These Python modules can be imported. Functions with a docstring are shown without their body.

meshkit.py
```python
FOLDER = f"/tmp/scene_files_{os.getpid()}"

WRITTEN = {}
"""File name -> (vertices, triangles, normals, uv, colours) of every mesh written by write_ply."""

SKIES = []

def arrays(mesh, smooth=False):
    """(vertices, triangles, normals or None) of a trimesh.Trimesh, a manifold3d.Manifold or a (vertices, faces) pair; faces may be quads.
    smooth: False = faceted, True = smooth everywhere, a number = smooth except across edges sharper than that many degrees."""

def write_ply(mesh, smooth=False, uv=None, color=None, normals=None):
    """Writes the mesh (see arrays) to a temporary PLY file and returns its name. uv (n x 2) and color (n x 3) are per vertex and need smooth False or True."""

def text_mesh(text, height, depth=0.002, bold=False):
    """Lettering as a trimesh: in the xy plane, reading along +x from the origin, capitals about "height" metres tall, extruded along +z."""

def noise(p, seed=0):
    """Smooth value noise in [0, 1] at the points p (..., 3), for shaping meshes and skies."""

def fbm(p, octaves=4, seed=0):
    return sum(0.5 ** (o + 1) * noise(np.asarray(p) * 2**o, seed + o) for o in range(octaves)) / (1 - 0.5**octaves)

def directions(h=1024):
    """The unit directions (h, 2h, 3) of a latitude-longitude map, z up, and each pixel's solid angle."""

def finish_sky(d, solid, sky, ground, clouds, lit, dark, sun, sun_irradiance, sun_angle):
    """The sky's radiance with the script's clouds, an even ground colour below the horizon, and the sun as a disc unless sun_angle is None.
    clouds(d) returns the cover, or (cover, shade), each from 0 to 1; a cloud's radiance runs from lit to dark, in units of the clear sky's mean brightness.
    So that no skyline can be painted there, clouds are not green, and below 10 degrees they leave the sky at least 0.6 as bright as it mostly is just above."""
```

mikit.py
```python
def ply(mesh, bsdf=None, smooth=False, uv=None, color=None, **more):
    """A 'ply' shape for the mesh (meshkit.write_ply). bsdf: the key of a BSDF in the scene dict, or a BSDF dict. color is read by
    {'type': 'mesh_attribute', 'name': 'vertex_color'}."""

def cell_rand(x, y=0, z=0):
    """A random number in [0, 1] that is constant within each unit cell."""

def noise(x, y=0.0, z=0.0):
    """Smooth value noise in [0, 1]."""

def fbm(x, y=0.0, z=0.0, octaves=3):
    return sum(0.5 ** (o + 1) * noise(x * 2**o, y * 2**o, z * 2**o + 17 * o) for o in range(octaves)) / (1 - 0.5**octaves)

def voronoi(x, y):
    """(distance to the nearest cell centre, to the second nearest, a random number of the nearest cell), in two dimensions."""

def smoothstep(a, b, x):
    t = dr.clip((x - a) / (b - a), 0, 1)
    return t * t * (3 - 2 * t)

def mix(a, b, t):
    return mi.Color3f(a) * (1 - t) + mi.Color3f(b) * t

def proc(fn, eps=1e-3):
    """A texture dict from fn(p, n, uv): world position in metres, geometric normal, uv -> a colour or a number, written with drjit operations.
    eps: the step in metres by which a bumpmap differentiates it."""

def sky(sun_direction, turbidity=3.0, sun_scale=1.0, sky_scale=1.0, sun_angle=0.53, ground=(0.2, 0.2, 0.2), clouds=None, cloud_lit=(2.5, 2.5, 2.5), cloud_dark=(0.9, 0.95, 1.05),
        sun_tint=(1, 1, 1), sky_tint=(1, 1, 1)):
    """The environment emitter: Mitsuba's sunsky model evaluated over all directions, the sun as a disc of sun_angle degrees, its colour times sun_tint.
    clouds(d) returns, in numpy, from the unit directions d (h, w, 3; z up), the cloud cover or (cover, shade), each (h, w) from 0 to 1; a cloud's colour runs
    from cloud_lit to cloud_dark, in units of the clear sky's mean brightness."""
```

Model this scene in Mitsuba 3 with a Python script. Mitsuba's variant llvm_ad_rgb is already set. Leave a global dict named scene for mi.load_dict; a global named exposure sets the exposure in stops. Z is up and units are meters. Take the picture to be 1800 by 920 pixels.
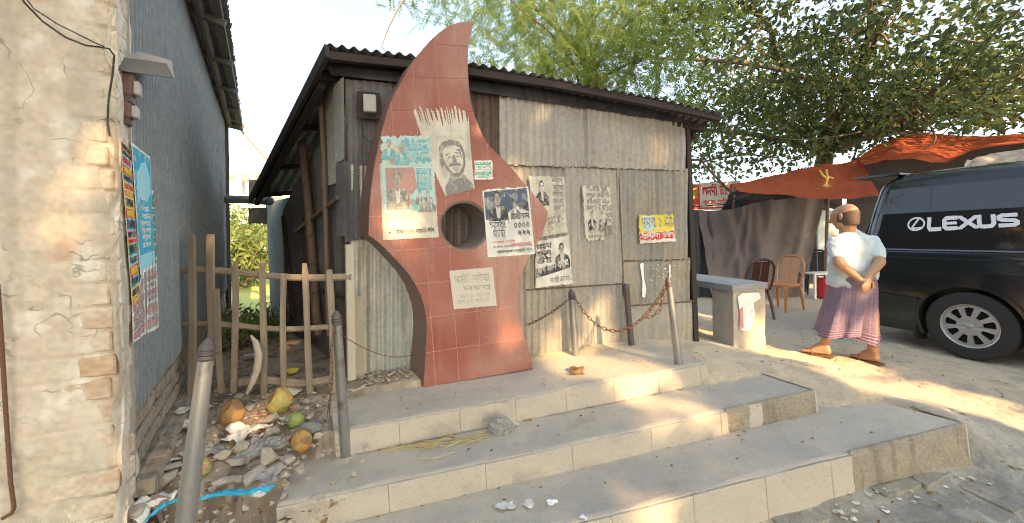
import math, random
import numpy as np, trimesh, manifold3d as m3
import drjit as dr, mitsuba as mi
from shapely.geometry import Polygon, LineString, Point, box as sbox
from shapely import affinity, union_all
import mikit, meshkit
from mikit import proc, noise, fbm, voronoi, cell_rand, smoothstep, mix

# ------------------------------------------------------------------ camera, light, exposure
EYE, FOC, HOR, ROLL = 1.3, 710.0, 415.0, 0.015        # eye height, focal length and horizon line in photograph pixels, roll
TS = mi.ScalarTransform4f
SUN = np.array([0.50, -0.80, 0.50]); SUN = SUN / np.linalg.norm(SUN)
scene, labels = {}, {}
exposure = 3.95
scene['camera'] = {'type': 'perspective', 'fov': 2 * math.degrees(math.atan(900 / FOC)), 'fov_axis': 'x', 'near_clip': 0.05, 'far_clip': 2000.0,
    'principal_point_offset_x': 0.0, 'principal_point_offset_y': (460 - HOR) / 920.0,
    'to_world': TS().look_at(origin=[0, 0, EYE], target=[0, 1, EYE], up=[ROLL, 0, 1])}
def cloudf(d):
    n = meshkit.fbm(d * np.array([2.2, 2.2, 4.0]) + 3.1, 4, 5)
    return np.clip(0.22 + (n - 0.5) * 0.5, 0, 1), np.clip((n - .55) * .6, 0, 1)
scene['sky'] = mikit.sky(SUN.tolist(), turbidity=7, sun_scale=0.8, sky_scale=1.0, sun_tint=(1.0, 0.84, 0.62), clouds=cloudf, cloud_lit=(1.05, 1.12, 1.16), cloud_dark=(.9, .97, 1.02), ground=(.3, .26, .2))

# ------------------------------------------------------------------ surveying: photograph pixels to points on known planes
CAM = np.array([0, 0, EYE])
def ray(px, py):
    a, b = (px - 900) / FOC, -(py - HOR) / FOC
    return np.array([a + ROLL * b, 1, b - ROLL * a])
def hit(px, py, P, n):
    d = ray(px, py); return CAM + d * (np.dot(np.array(P, float) - CAM, n) / np.dot(d, n))
def at(px, py, Y): return CAM + Y * ray(px, py)
def unit(v): v = np.array(v, float); return v / np.linalg.norm(v)
rng = np.random.default_rng(7); R = random.Random(11)

# ------------------------------------------------------------------ scene bookkeeping
def key_for(base):
    k, i = base, 0
    used = lambda q: q in scene or q in labels
    while used(k): i += 1; k = f'{base}_{i:03d}'
    return k
def info(k, label=None, cat=None, group=None, kind=None):
    d = {}
    if label: d['label'] = label
    if cat: d['category'] = cat
    if group: d['group'] = group
    if kind: d['kind'] = kind
    if d: labels[k] = d
    return k
def thing(name, label, cat, group=None): return info(key_for(name), label, cat, group)
def obj(name, mesh, mat, parent=None, smooth=False, label=None, cat=None, group=None, kind=None, uv=None):
    k = key_for((parent + '__' if parent else '') + name)
    scene[k] = mikit.ply(mesh, mat, smooth=smooth, **({'uv': uv} if uv is not None else {}))
    return info(k, label, cat, group, kind)
cat_ = trimesh.util.concatenate
def TM(v, f): return trimesh.Trimesh(np.asarray(v, float), np.asarray(f, int), process=False)
def frame(o, x, y, z=None):
    x, y = np.array(x, float), np.array(y, float); z = np.cross(x, y) if z is None else np.array(z, float)
    M = np.eye(4); M[:3, 0], M[:3, 1], M[:3, 2], M[:3, 3] = x, y, z, o; return M
def put(mesh, M):
    m = mesh.copy(); m.apply_transform(M); return m
def tube(pts, r, n=10, caps=True):
    """a round bar along the points, radius r (number or one per point)"""
    P = np.asarray(pts, float); r = np.broadcast_to(r, len(P)); t = np.gradient(P, axis=0); t /= np.linalg.norm(t, axis=1, keepdims=True)
    a = np.array([0, 0, 1.0]) if abs(t[0][2]) < .9 else np.array([1.0, 0, 0]); V = []
    x = np.cross(a, t[0])
    for p, q, k in zip(P, t, r):
        x = x - q * np.dot(x, q); x /= np.linalg.norm(x); y = np.cross(q, x); th = np.arange(n) * 2 * np.pi / n
        V.append(p + k * (np.cos(th)[:, None] * x + np.sin(th)[:, None] * y))
    V = np.vstack(V); F = []
    for i in range(len(P) - 1):
        for j in range(n):
            A, B = i * n + j, i * n + (j + 1) % n; F += [[A, B, B + n], [A, B + n, A + n]]
    if caps:
        c0, c1 = len(V), len(V) + 1; V = np.vstack([V, P[0], P[-1]]); e = (len(P) - 1) * n
        for j in range(n): F += [[c0, (j + 1) % n, j], [c1, e + j, e + (j + 1) % n]]
    return TM(V, F)
def lathe(prof, n=24):
    P = np.asarray(prof, float); th = np.arange(n) * 2 * np.pi / n
    V = np.vstack([np.stack([r * np.cos(th), r * np.sin(th), th * 0 + z], 1) for r, z in P]); F = []
    for i in range(len(P) - 1):
        for j in range(n):
            A, B = i * n + j, i * n + (j + 1) % n; F += [[A, B, B + n], [A, B + n, A + n]]
    return TM(V, F)
def bevel_box(sx, sy, sz, b=.004):
    """a box centred on the origin with chamfered edges"""
    h = np.array([sx, sy, sz]) / 2; b = min(b, h.min() * .45); V = []
    for s in np.array(np.meshgrid([-1, 1], [-1, 1], [-1, 1])).T.reshape(-1, 3):
        for k in range(3):
            q = h - b; q[k] = h[k]; V.append(s * q)
    return trimesh.convex.convex_hull(np.array(V))
def bar(a, b, w, d, bev=.003, up=(0, 0, 1), over=0.0):
    """a squared timber from a to b, w across, d deep"""
    a, b = np.array(a, float), np.array(b, float); z = unit(b - a); x = np.cross(up, z)
    x = unit(x) if np.linalg.norm(x) > 1e-3 else np.array([1.0, 0, 0]); y = np.cross(z, x)
    return put(bevel_box(w, d, np.linalg.norm(b - a) + over, bev), frame((a + b) / 2, x, y, z))
def prism(poly, depth): return cat_([trimesh.creation.extrude_polygon(g, depth, engine='earcut') for g in getattr(poly, 'geoms', [poly]) if g.area > 1e-9])
def grid_mesh(P):
    nu, nv = P.shape[:2]; i = np.arange(nu * nv).reshape(nu, nv)
    a, b, c, d = i[:-1, :-1].ravel(), i[1:, :-1].ravel(), i[1:, 1:].ravel(), i[:-1, 1:].ravel()
    return TM(P.reshape(-1, 3), np.vstack([np.stack([a, b, c], 1), np.stack([a, c, d], 1)]))
def rock(size, seed, squash=(1, 1, 1), n=14):
    r = np.random.default_rng(seed); p = r.normal(size=(n, 3)); p /= np.linalg.norm(p, axis=1, keepdims=True); p *= r.uniform(.75, 1.05, (n, 1))
    return put(trimesh.convex.convex_hull(p * np.array(squash) * size), trimesh.transformations.rotation_matrix(r.uniform(0, 6), [0, 0, 1]))
def corrugated(o, u, h, W, H, pitch=.06, amp=.009, seed=0, wav=.006, n=None, flat=.0, top=None, rib=0):
    """a corrugated sheet: ribs run along h, o is its lower left corner; top(s) raises the upper edge"""
    u, hh = unit(u), unit(h); nn = np.cross(u, hh) if n is None else unit(n)
    nu, nv = max(4, int(W / pitch * (18 if rib else 8))), max(4, int(H / .12))
    s, t = np.linspace(0, W, nu + 1), np.linspace(0, 1, nv + 1); S, Tt = np.meshgrid(s, t, indexing='ij')
    Hs = H + (np.array([top(x) for x in s]) if top else 0 * s); Z = Tt * Hs[:, None]
    sn = np.sin(S / pitch * 2 * np.pi) if not rib else 2 * np.exp(-(((S / pitch) % 1 - .5) / rib) ** 2) - .6
    d = amp * sn + wav * 2 * (meshkit.fbm(np.stack([S * 2.5 + seed * 7, Z * 2, S * 0], -1), 3, seed) - .5)
    ed = (meshkit.noise(np.stack([S * 14 + seed, S * 0, S * 0], -1), seed) - .5) * .012 * (Tt < .01)
    P = np.array(o) + S[..., None] * u + (Z + ed)[..., None] * hh + d[..., None] * nn
    return grid_mesh(P)

# ------------------------------------------------------------------ materials
def M(name, d): scene['mat_' + name] = d; return 'mat_' + name
def two(d): return {'type': 'twosided', 'b': d}
def pr(col, rough=.7, **k): return {'type': 'principled', 'base_color': {'type': 'rgb', 'value': list(col)} if isinstance(col, (tuple, list)) else col, 'roughness': rough, 'specular': k.pop('specular', .35), **k}
def flat(name, col, rough=.8, **k): return M(name, two(pr(col, rough, **k)))
def bumped(d, fn, scale, eps=2e-3): return two({'type': 'bumpmap', 'tex': proc(fn, eps), 'scale': scale, 'b': d})

def plaster_c(p, n, uv):
    a = fbm(p.x * 3 + p.y * 3, p.z * 2.4, p.y * 2, 4); b = fbm(p.x * 13 + 4, p.z * 11, p.y * 13, 3); g = noise(p.x * 60, p.z * 60, p.y * 60)
    s = smoothstep(.52, .72, fbm(p.x * 9 + p.y * 9 + 9, p.z * 1.1, 2, 3))
    c = mix((.64, .575, .47), (.55, .475, .38), smoothstep(.35, .65, a)); c = mix(c, (.70, .66, .58), smoothstep(.5, .75, b) * .8)
    c = mix(c, (.52, .30, .18), smoothstep(.62, .75, fbm(p.x * 5 + 20, p.z * 6, p.y * 5, 3)) * .55); c = mix(c, (.34, .31, .26), s * .45)
    c = mix(c, (.33, .31, .24), smoothstep(.75, .2, p.z) * smoothstep(.35, .6, b) * .6)
    crack = smoothstep(.010, .002, dr.abs(fbm(p.x * 5 + p.y * 5, p.z * 7, p.y * 3 + 4, 4) - .5)) * smoothstep(.45, .6, b); pit = smoothstep(.66, .72, noise(p.x * 75, p.z * 75, p.y * 75)); chip = smoothstep(.56, .585, fbm(p.x * 16 + 3, p.z * 19, p.y * 16, 4))
    c = mix(c, (.47, .40, .31), chip * .28); c = mix(c, (.20, .17, .13), crack * .6 + pit * .1)
    return c * (.90 + .2 * g)
M('plaster', bumped(pr(proc(plaster_c), .92, specular=.15), lambda p, n, uv: fbm(p.x * 45 + p.y * 20, p.z * 45, p.y * 40, 3), .0018))
def brick_c(p, n, uv):
    a = fbm(p.x * 14 + p.y * 9, p.z * 20, p.y * 14, 3); b = fbm(p.x * 4, p.z * 6, p.y * 4 + 3, 3)
    c = mix((.44, .29, .19), (.52, .39, .27), a); return mix(c, (.58, .51, .41), smoothstep(.25, .5, b) * .9) * (.8 + .35 * noise(p.x * 70, p.y * 70, p.z * 70))
M('brick', bumped(pr(proc(brick_c), .92, specular=.15), lambda p, n, uv: fbm(p.x * 70, p.z * 70, p.y * 70, 2), .003))
def mossbrick_c(p, n, uv):
    a = fbm(p.x * 9, p.z * 14, p.y * 9, 3); b = fbm(p.x * 25, p.z * 25, p.y * 25, 3)
    return mix(mix((.24, .19, .14), (.36, .31, .25), a), (.17, .17, .12), smoothstep(.5, .75, b)) * .95
M('old_brick', bumped(pr(proc(mossbrick_c), .95, specular=.1), lambda p, n, uv: fbm(p.x * 60, p.z * 60, p.y * 60, 2), .004))
flat('mortar', (.36, .31, .25), .95)
def tin(name, c0, c1, c2, rough=.55, met=.25, dirt=1.0):
    def f(p, n, uv):
        q = p.x * 1.0 + p.y * .6
        st = fbm(q * 26, p.z * 1.3, 3, 3); bl = fbm(q * 2.4, p.z * 2.0, 1, 4); fi = noise(q * 60, p.z * 45, p.y * 30)
        c = mix(c0, c1, smoothstep(.35, .65, bl)); c = mix(c, c2, smoothstep(.5, .72, st) * .65 * dirt)
        return c * (.86 + .28 * fi)
    return M(name, two(pr(proc(f), rough, metallic=met)))
tin('tin_left', (.21, .235, .245), (.27, .29, .295), (.165, .185, .19), .5, .2, .8)
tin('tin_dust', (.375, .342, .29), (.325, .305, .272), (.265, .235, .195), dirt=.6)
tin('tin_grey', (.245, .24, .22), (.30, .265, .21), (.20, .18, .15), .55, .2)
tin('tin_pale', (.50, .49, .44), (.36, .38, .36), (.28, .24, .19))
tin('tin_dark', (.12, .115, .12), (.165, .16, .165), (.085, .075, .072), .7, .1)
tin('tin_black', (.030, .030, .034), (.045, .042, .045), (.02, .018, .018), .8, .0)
tin('tin_rust', (.105, .070, .058), (.145, .10, .08), (.075, .052, .045), .8, .05)
tin('tin_blue', (.45, .58, .66), (.50, .62, .68), (.40, .50, .56), .6, .1, .5)
def tile_c(p, n, uv):
    a = fbm(p.x * 5, p.z * 5, p.y * 5, 4); b = noise(p.x * 160, p.z * 160, p.y * 160); d = fbm(p.x * 2 + 7, p.z * 1.6, p.y * 2, 3)
    q = p - mi.Point3f(*[float(t) for t in MP]); ia = dr.floor((q.x * float(MU[0]) + q.y * float(MU[1]) + q.z * float(MU[2]) - float(ox)) / tw); ib = dr.floor((q.x * float(MM[0]) + q.y * float(MM[1]) + q.z * float(MM[2]) - float(oy)) / tall); v = cell_rand(ia + 50, ib + 50, 3)
    c = mix((.225, .052, .038), (.30, .082, .058), a * .5 + v * .5) * (.85 + .3 * b); return mix(c, (.42, .27, .215), smoothstep(.42, .72, d) * .46 + smoothstep(.52, .75, a) * .2 + smoothstep(.58, .7, fbm(p.x * 22, p.z * 7, p.y * 22, 4)) * .14)
M('tile', two(pr(proc(tile_c), .34, specular=.45)))
flat('grout', (.46, .28, .22), .9)
flat('tile_side', (.19, .115, .095), .45)
flat('grey_cement', (.17, .135, .12), .9)
def step_c(p, n, uv):
    a = fbm(p.x * 1.7, p.y * 1.7, p.z * 2, 4); b = fbm(p.x * 9, p.y * 9, p.z * 9, 4); g = noise(p.x * 120, p.y * 120, p.z * 120)
    up = smoothstep(.5, .9, n.z); c = mix((.45, .40, .33), (.40, .355, .295), a); t = mix((.375, .34, .285), (.455, .40, .32), smoothstep(.36, .64, a * .6 + b * .4))
    c = mix(c, t, up); c = mix(c, (.24, .21, .17), smoothstep(.6, .85, b) * .45)
    dust = smoothstep(.50, .55, fbm(p.x * 5 + 3, p.y * 5, p.z * 5, 5)); crack = smoothstep(.007, .001, dr.abs(fbm(p.x * 2.3, p.y * 2.3, p.z * 2.3 + 8, 4) - .5)) * smoothstep(.5, .6, a); pit = smoothstep(.70, .75, noise(p.x * 60, p.y * 60, p.z * 60))
    c = mix(c, (.50, .43, .34), dust * .28); c = mix(c, (.16, .135, .105), crack * .5 + pit * .10)
    return c * (.94 + .12 * g)
M('step', bumped(pr(proc(step_c), .85, specular=.25), lambda p, n, uv: fbm(p.x * 38, p.y * 38, p.z * 38, 3), .002))
def cement_c(p, n, uv):
    b = fbm(p.x * 8, p.y * 8, p.z * 8, 4); g = noise(p.x * 90, p.y * 90, p.z * 90); k = smoothstep(.5, .7, fbm(p.x * 20, p.z * 3, p.y * 8, 3))
    return mix(mix((.21, .18, .14), (.33, .29, .225), b), (.15, .13, .10), k * .5) * (.8 + .4 * g)
M('cement', bumped(pr(proc(cement_c), .92, specular=.15), lambda p, n, uv: fbm(p.x * 60, p.y * 60, p.z * 60, 3), .006))
def ground_c(p, n, uv):
    a = fbm(p.x * 1.1, p.y * 1.1, 0, 4); b = fbm(p.x * 7, p.y * 7, 3, 4); g = noise(p.x * 90, p.y * 90, 1); h = noise(p.x * 220, p.y * 220, 5)
    sand = mix((.42, .35, .255), (.49, .40, .285), a); sand = mix(sand, (.33, .28, .21), smoothstep(.55, .75, b) * .5)
    soil = mix((.26, .205, .155), (.36, .30, .235), b); soil = mix(soil, (.15, .12, .095), smoothstep(.55, .7, fbm(p.x * 16, p.y * 16, 2, 3)) * .7)
    conc = mix((.34, .31, .26), (.26, .235, .195), smoothstep(.35, .7, b))
    wob = (a - .5) * .9
    left = smoothstep(-.55, -.8, p.x + wob * .3 + (p.y - 2) * .12)
    front = smoothstep(2.55, 2.2, p.y + wob * .6 - .22 * (p.x - 2.5)) * smoothstep(1, 1.5, p.x)
    grass = mix((.30, .33, .09), (.42, .42, .16), a); far = smoothstep(6.0, 6.8, p.y + wob) * smoothstep(.5, -.6, p.x)
    c = mix(sand, conc, front); c = mix(c, soil, left); c = mix(c, grass, far); c = mix(c, (.36, .31, .25), smoothstep(4.4, 5.2, p.y + wob) * smoothstep(1.2, 2.2, p.x))
    return c * (.80 + .2 * g + .2 * h)
M('ground', bumped(pr(proc(ground_c), .95, specular=.1), lambda p, n, uv: fbm(p.x * 30, p.y * 30, 0, 4), .012))
def wood_c(p, n, uv):
    a = fbm(p.x * 45, p.y * 45, p.z * 2.5, 3); b = fbm(p.x * 6, p.y * 6, p.z * 3, 3); c = mix((.24, .19, .145), (.36, .29, .22), a); return mix(c, (.23, .19, .15), smoothstep(.45, .7, b) * .6)
M('wood', bumped(pr(proc(wood_c), .8), lambda p, n, uv: fbm(p.x * 90, p.y * 90, p.z * 5, 2), .002))
flat('bamboo', (.17, .115, .085), .6)
flat('bamboo_joint', (.11, .08, .06), .7)
flat('timber_dark', (.045, .036, .032), .85)
flat('timber_mid', (.15, .135, .125), .85)
flat('timber_pale', (.43, .38, .30), .85)
def steel_c(p, n, uv):
    a = fbm(p.x * 12, p.y * 12, p.z * 9, 4); return mix(mix((.27, .28, .285), (.36, .355, .34), a), (.18, .13, .10), smoothstep(.6, .78, a))
M('steel', two(pr(proc(steel_c), .36, metallic=.65)))
flat('iron_dark', (.11, .095, .09), .5, metallic=.4)
flat('seam', (.12, .09, .07), .9); flat('rust', (.16, .085, .05), .8, metallic=.2)
flat('hood_shade', (.15, .14, .125), .8)  # darker copy of the hood metal; shade of its lower face put into colour
flat('hood', (.34, .32, .29), .7, metallic=.1)
flat('meter_box', (.17, .10, .08), .65)
flat('grey_box', (.42, .41, .38), .7)
flat('cable', (.04, .035, .035), .6)
flat('conduit', (.40, .36, .30), .6)
for k, c in dict(paper=(.72, .70, .64), paper_old=(.60, .56, .47), paper_cyan=(.42, .60, .61), cyan=(.10, .38, .42), blue=(.06, .36, .50), blue_pale=(.30, .60, .68), ink=(.07, .07, .075), ink_soft=(.24, .23, .215), red=(.55, .06, .05), pink=(.62, .28, .27), magenta=(.60, .10, .22),
                 yellow=(.68, .55, .08), orange=(.66, .26, .05), green=(.07, .34, .22), stone=(.56, .51, .43), ink_stone=(.30, .27, .23), face_tone=(.42, .36, .31), rose=(.44, .27, .24), navy=(.10, .12, .17), glue=(.60, .57, .50), teal_ink=(.18, .40, .42), white=(.80, .79, .76)).items():
    if k in ('ink', 'ink_soft', 'teal_ink', 'navy', 'paper_cyan', 'red', 'blue'):
        def f(p, n, uv, c=c, k=k): return mix(c, tuple(.45 * q + .55 * w for q, w in zip(c, (.60, .56, .47))), smoothstep(.46, .72, fbm(p.x * 34, p.z * 34, p.y * 34, 3)) * .8) * (.85 + .3 * noise(p.x * 260, p.z * 260, p.y * 260))
        M(k, two(pr(proc(f), .85, specular=.15)))
    elif k in ('paper', 'paper_old'):
        def f(p, n, uv, c=c): return mix(c, tuple(q * .78 for q in c), smoothstep(.4, .7, fbm(p.x * 11, p.z * 8, p.y * 11, 4))) * (.93 + .14 * noise(p.x * 150, p.z * 40, p.y * 150))
        M(k, two(pr(proc(f), .85, specular=.15)))
    else: flat(k, c, .85, specular=.15)
def paver_c(p, n, uv): return mix(mix((.30, .275, .23), (.22, .20, .165), fbm(p.x * 3, p.y * 3, 1, 4)), (.36, .32, .25), smoothstep(.5, .75, fbm(p.x * 11, p.y * 11, 4, 3)) * .6) * (.8 + .35 * noise(p.x * 110, p.y * 110, 2))
M('paver', bumped(pr(proc(paver_c), .9, specular=.2), lambda p, n, uv: fbm(p.x * 40, p.y * 40, p.z * 20, 3), .004))

# ------------------------------------------------------------------ ground
from scipy.interpolate import RBFInterpolator
GC = np.array([(-1.58, 1.66, .24), (-1.3, 1.4, .17), (-2.2, 2.6, .30), (-1.05, 2.65, .31), (-1.5, 2.3, .27), (-.95, 1.7, .155), (-1.0, 2.1, .26), (-.85, 2.5, .32), (-1.2, 1.0, .10), (-.6, 1.0, .02), (0, 1, -.02), (1, 1.4, -.02),
    (2.51, 2.24, .0), (1.0, 1.60, -.115), (.3, 1.35, -.19), (1.5, 1.80, -.075), (2.0, 1.98, -.035), (2.0, 1.8, -.01), (3.2, 2.2, .01), (2.6, 2.75, .17), (2.25, 2.86, .27), (1.9, 2.9, .30), (1.5, 3.15, .35), (1.62, 2.8, .29), (1.1, 3.2, .37), (.6, 3.2, .35), (0, 3.05, .33), (-.6, 2.9, .33), (1.55, 3.5, .355), (2.2, 3.8, .2), (2.0, 4.2, .2),
    (3.2, 3.5, .08), (3.9, 3.0, .03), (4.6, 4.2, .0), (4, 5.5, .0), (3, 6, .05), (6, 7, .0), (-2, 4, .28), (-3, 5, .16), (-3.6, 6.4, .05), (-5, 8, -.05), (-1, 5, .25), (1, 5, .3), (8, 3, 0), (7, 0, 0), (0, -2, 0), (-4, -1, 0.05), (4, -3, 0), (-6, 3, .1), (8, 9, 0), (0, 9, 0), (-9, 9, -.1), (-2, 1, .1)])
def zg(x, y):
    x, y = np.broadcast_arrays(np.asarray(x, float), np.asarray(y, float)); q = np.stack([x.ravel(), y.ravel()], 1)
    near = np.clip(1 - (np.maximum(np.abs(q[:, 0]) - 8, 0) + np.maximum(np.abs(q[:, 1] - 3) - 7, 0)) / 4, 0, 1)
    z = np.zeros(len(q)); k = near > 0; z[k] = _rbf(q[k]) * near[k]
    p3 = np.stack([q[:, 0], q[:, 1], q[:, 0] * 0], 1)
    z += near * ((meshkit.fbm(p3 * 2.2, 4, 3) - .5) * .05 + (meshkit.fbm(p3 * 9, 3, 8) - .5) * .028 + (meshkit.fbm(p3 * 24, 2, 9) - .5) * .010)
    left = np.clip((-.75 - q[:, 0]) * 3, 0, 1) * np.clip((4.5 - q[:, 1]), 0, 1)
    z += left * (meshkit.fbm(p3 * 14, 3, 18) - .5) * .06
    return z.reshape(x.shape)
def zg1(x, y): return float(zg(x, y))
# ------------------------------------------------------------------ stepped platform
TH = math.radians(16.5); GT, KT = .045, -.05
U = unit([math.cos(TH), math.sin(TH), GT]); V0 = unit([-math.sin(TH), math.cos(TH), KT]); W = unit(np.cross(U, V0)); V = np.cross(W, U)
Yc = hit(1705, 815, (0, 0, 0), (0, 0, 1))[1]
T3 = at(1700, 745, Yc); T2 = at(1435, 687, hit(1437, 724, T3, W)[1]); T1 = at(1185, 648, hit(1185, 685, T2, W)[1])
plat = thing('stepped_platform', 'low three tier tiled concrete step platform under the red monument', 'steps')
def tier_pt(px, py, P): return hit(px, py, P, W)
TIERS = []
def tier(P, fl, fr, back_r, back_l, facing_to, tile, seed, hgt):
    """one tier: a solid step with front edge fl-fr; facing slabs up to the parameter facing_to"""
    fl, fr, br, bl = [np.array(q, float) for q in (fl, fr, back_r, back_l)]; TIERS.append((fl, fr, br, bl))
    e = unit(fr - fl); dn = np.cross(e, W); L = np.linalg.norm(fr - fl)        # dn points towards the camera
    # body: rounded front edge, slightly uneven
    n = 60; s = np.linspace(0, 1, n); prof = [(-.0, .0), (.0, -.004), (-.006, -.012), (0, 0)]
    r2 = np.random.default_rng(seed)
    wob = lambda sc, k: (meshkit.fbm(np.stack([s * L * sc, s * 0 + seed, s * 0], 1), 3, k) - .5)
    front = fl + s[:, None] * (fr - fl) + wob(6, 1)[:, None] * .016 * dn; back = bl + s[:, None] * (br - bl)
    rows = [front + dn * .0 - W * .55, front + dn * .0 - W * .018, front - dn * .004 - W * .005, front - dn * .018 + W * wob(11, 2)[:, None] * .014]
    for t in np.linspace(.06, 1, 14): 
        q = front + t * (back - front); rows.append(q + W * ((meshkit.fbm(q * 5, 3, 4) - .5) * .014)[:, None])
    rows.append(back - W * .55)
    P3 = np.stack(rows, 1); body = grid_mesh(P3)
    ends = []
    for i, flip in ((0, 1), (n - 1, 0)):
        q = P3[i]; f = np.array([[0, j, j + 1] for j in range(1, len(q) - 1)]); ends.append(TM(q, f if flip else f[:, ::-1]))
    st = obj('step', cat_([body] + ends), 'mat_step', plat, smooth=35)
    # facing slabs
    x = 0.0
    while x < L * facing_to - .02:
        w = min(tile * r2.uniform(.97, 1.03), L * facing_to - x)
        c = fl + e * (x + w / 2) + dn * (.005 + r2.uniform(0, .001)) - W * (hgt / 2 + .004)
        obj('facing_tile', put(bevel_box(w - .004, .012, hgt - .02 + .02, .003), frame(c, e, W, np.cross(e, W))) if False else put(bevel_box(w - .0008, hgt - .010, .012, .003), frame(c + W * r2.uniform(-.002, .002), e, W, dn)), 'mat_step', st)
        x += w
    if facing_to < 1:                      # bare cement render beyond the slabs
        q0 = fl + e * (L * facing_to + .002); q1 = fl + e * L; k1, k2 = 46, 30; bend = 8
        path = [q0 + (q1 - e * .03 - q0) * t for t in np.linspace(0, 1, k1)] + [q1 - e * .03 - dn * .03 + .03 * (math.sin(t) * e + math.cos(t) * dn) for t in np.linspace(.15, 1.42, bend)] + [q1 - dn * (.03 + .55 * t) for t in np.linspace(0, 1, k2)]
        path = np.array(path); nrm = np.array([dn] * k1 + [math.sin(t) * e + math.cos(t) * dn for t in np.linspace(.15, 1.42, bend)] + [e] * k2); dl = np.concatenate([[0], np.cumsum(np.linalg.norm(np.diff(path, axis=0), axis=1))])
        tz = np.concatenate([[-.0], np.linspace(.012, hgt + .25, 12)]); D_, T_ = np.meshgrid(dl, tz, indexing='ij'); d = (meshkit.fbm(np.stack([D_ * 8, T_ * 8, D_ * 0 + seed], -1), 4, seed) - .5) * .018 + .005
        d[:, 0] = -.006; P3 = path[:, None] + d[..., None] * nrm[:, None] - T_[..., None] * W; cap = path - nrm * .018 + W * .003
        obj('cement_render', grid_mesh(np.concatenate([cap[:, None], P3 + (W * .004) * (T_ == 0)[..., None]], 1)[:, ::-1]), 'mat_cement', st, smooth=True)
    return st
f3r, f3a = T3, tier_pt(1280, 850, T3); e3 = unit(f3r - f3a); f3l = f3a - e3 * 2.6
e1_l, e1_r = tier_pt(588, 757, T1), tier_pt(1215, 642, T1) + .12 * U
e2_l, e2_r = tier_pt(486, 889, T2), T2
H3, H2, H1 = .205, .135, .14
tier(T3, f3l, f3r, f3r + V * .55 - U * .1, f3l + V * .62, (np.linalg.norm(tier_pt(1494, 797, T3) - f3l)) / np.linalg.norm(f3r - f3l), .40, 1, H3)
tier(T2, e2_l, e2_r, e2_r + V * .5, e2_l + V * .5, np.linalg.norm(tier_pt(1282, 724, T2) - e2_l) / np.linalg.norm(e2_r - e2_l), .46, 2, H2)
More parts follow.
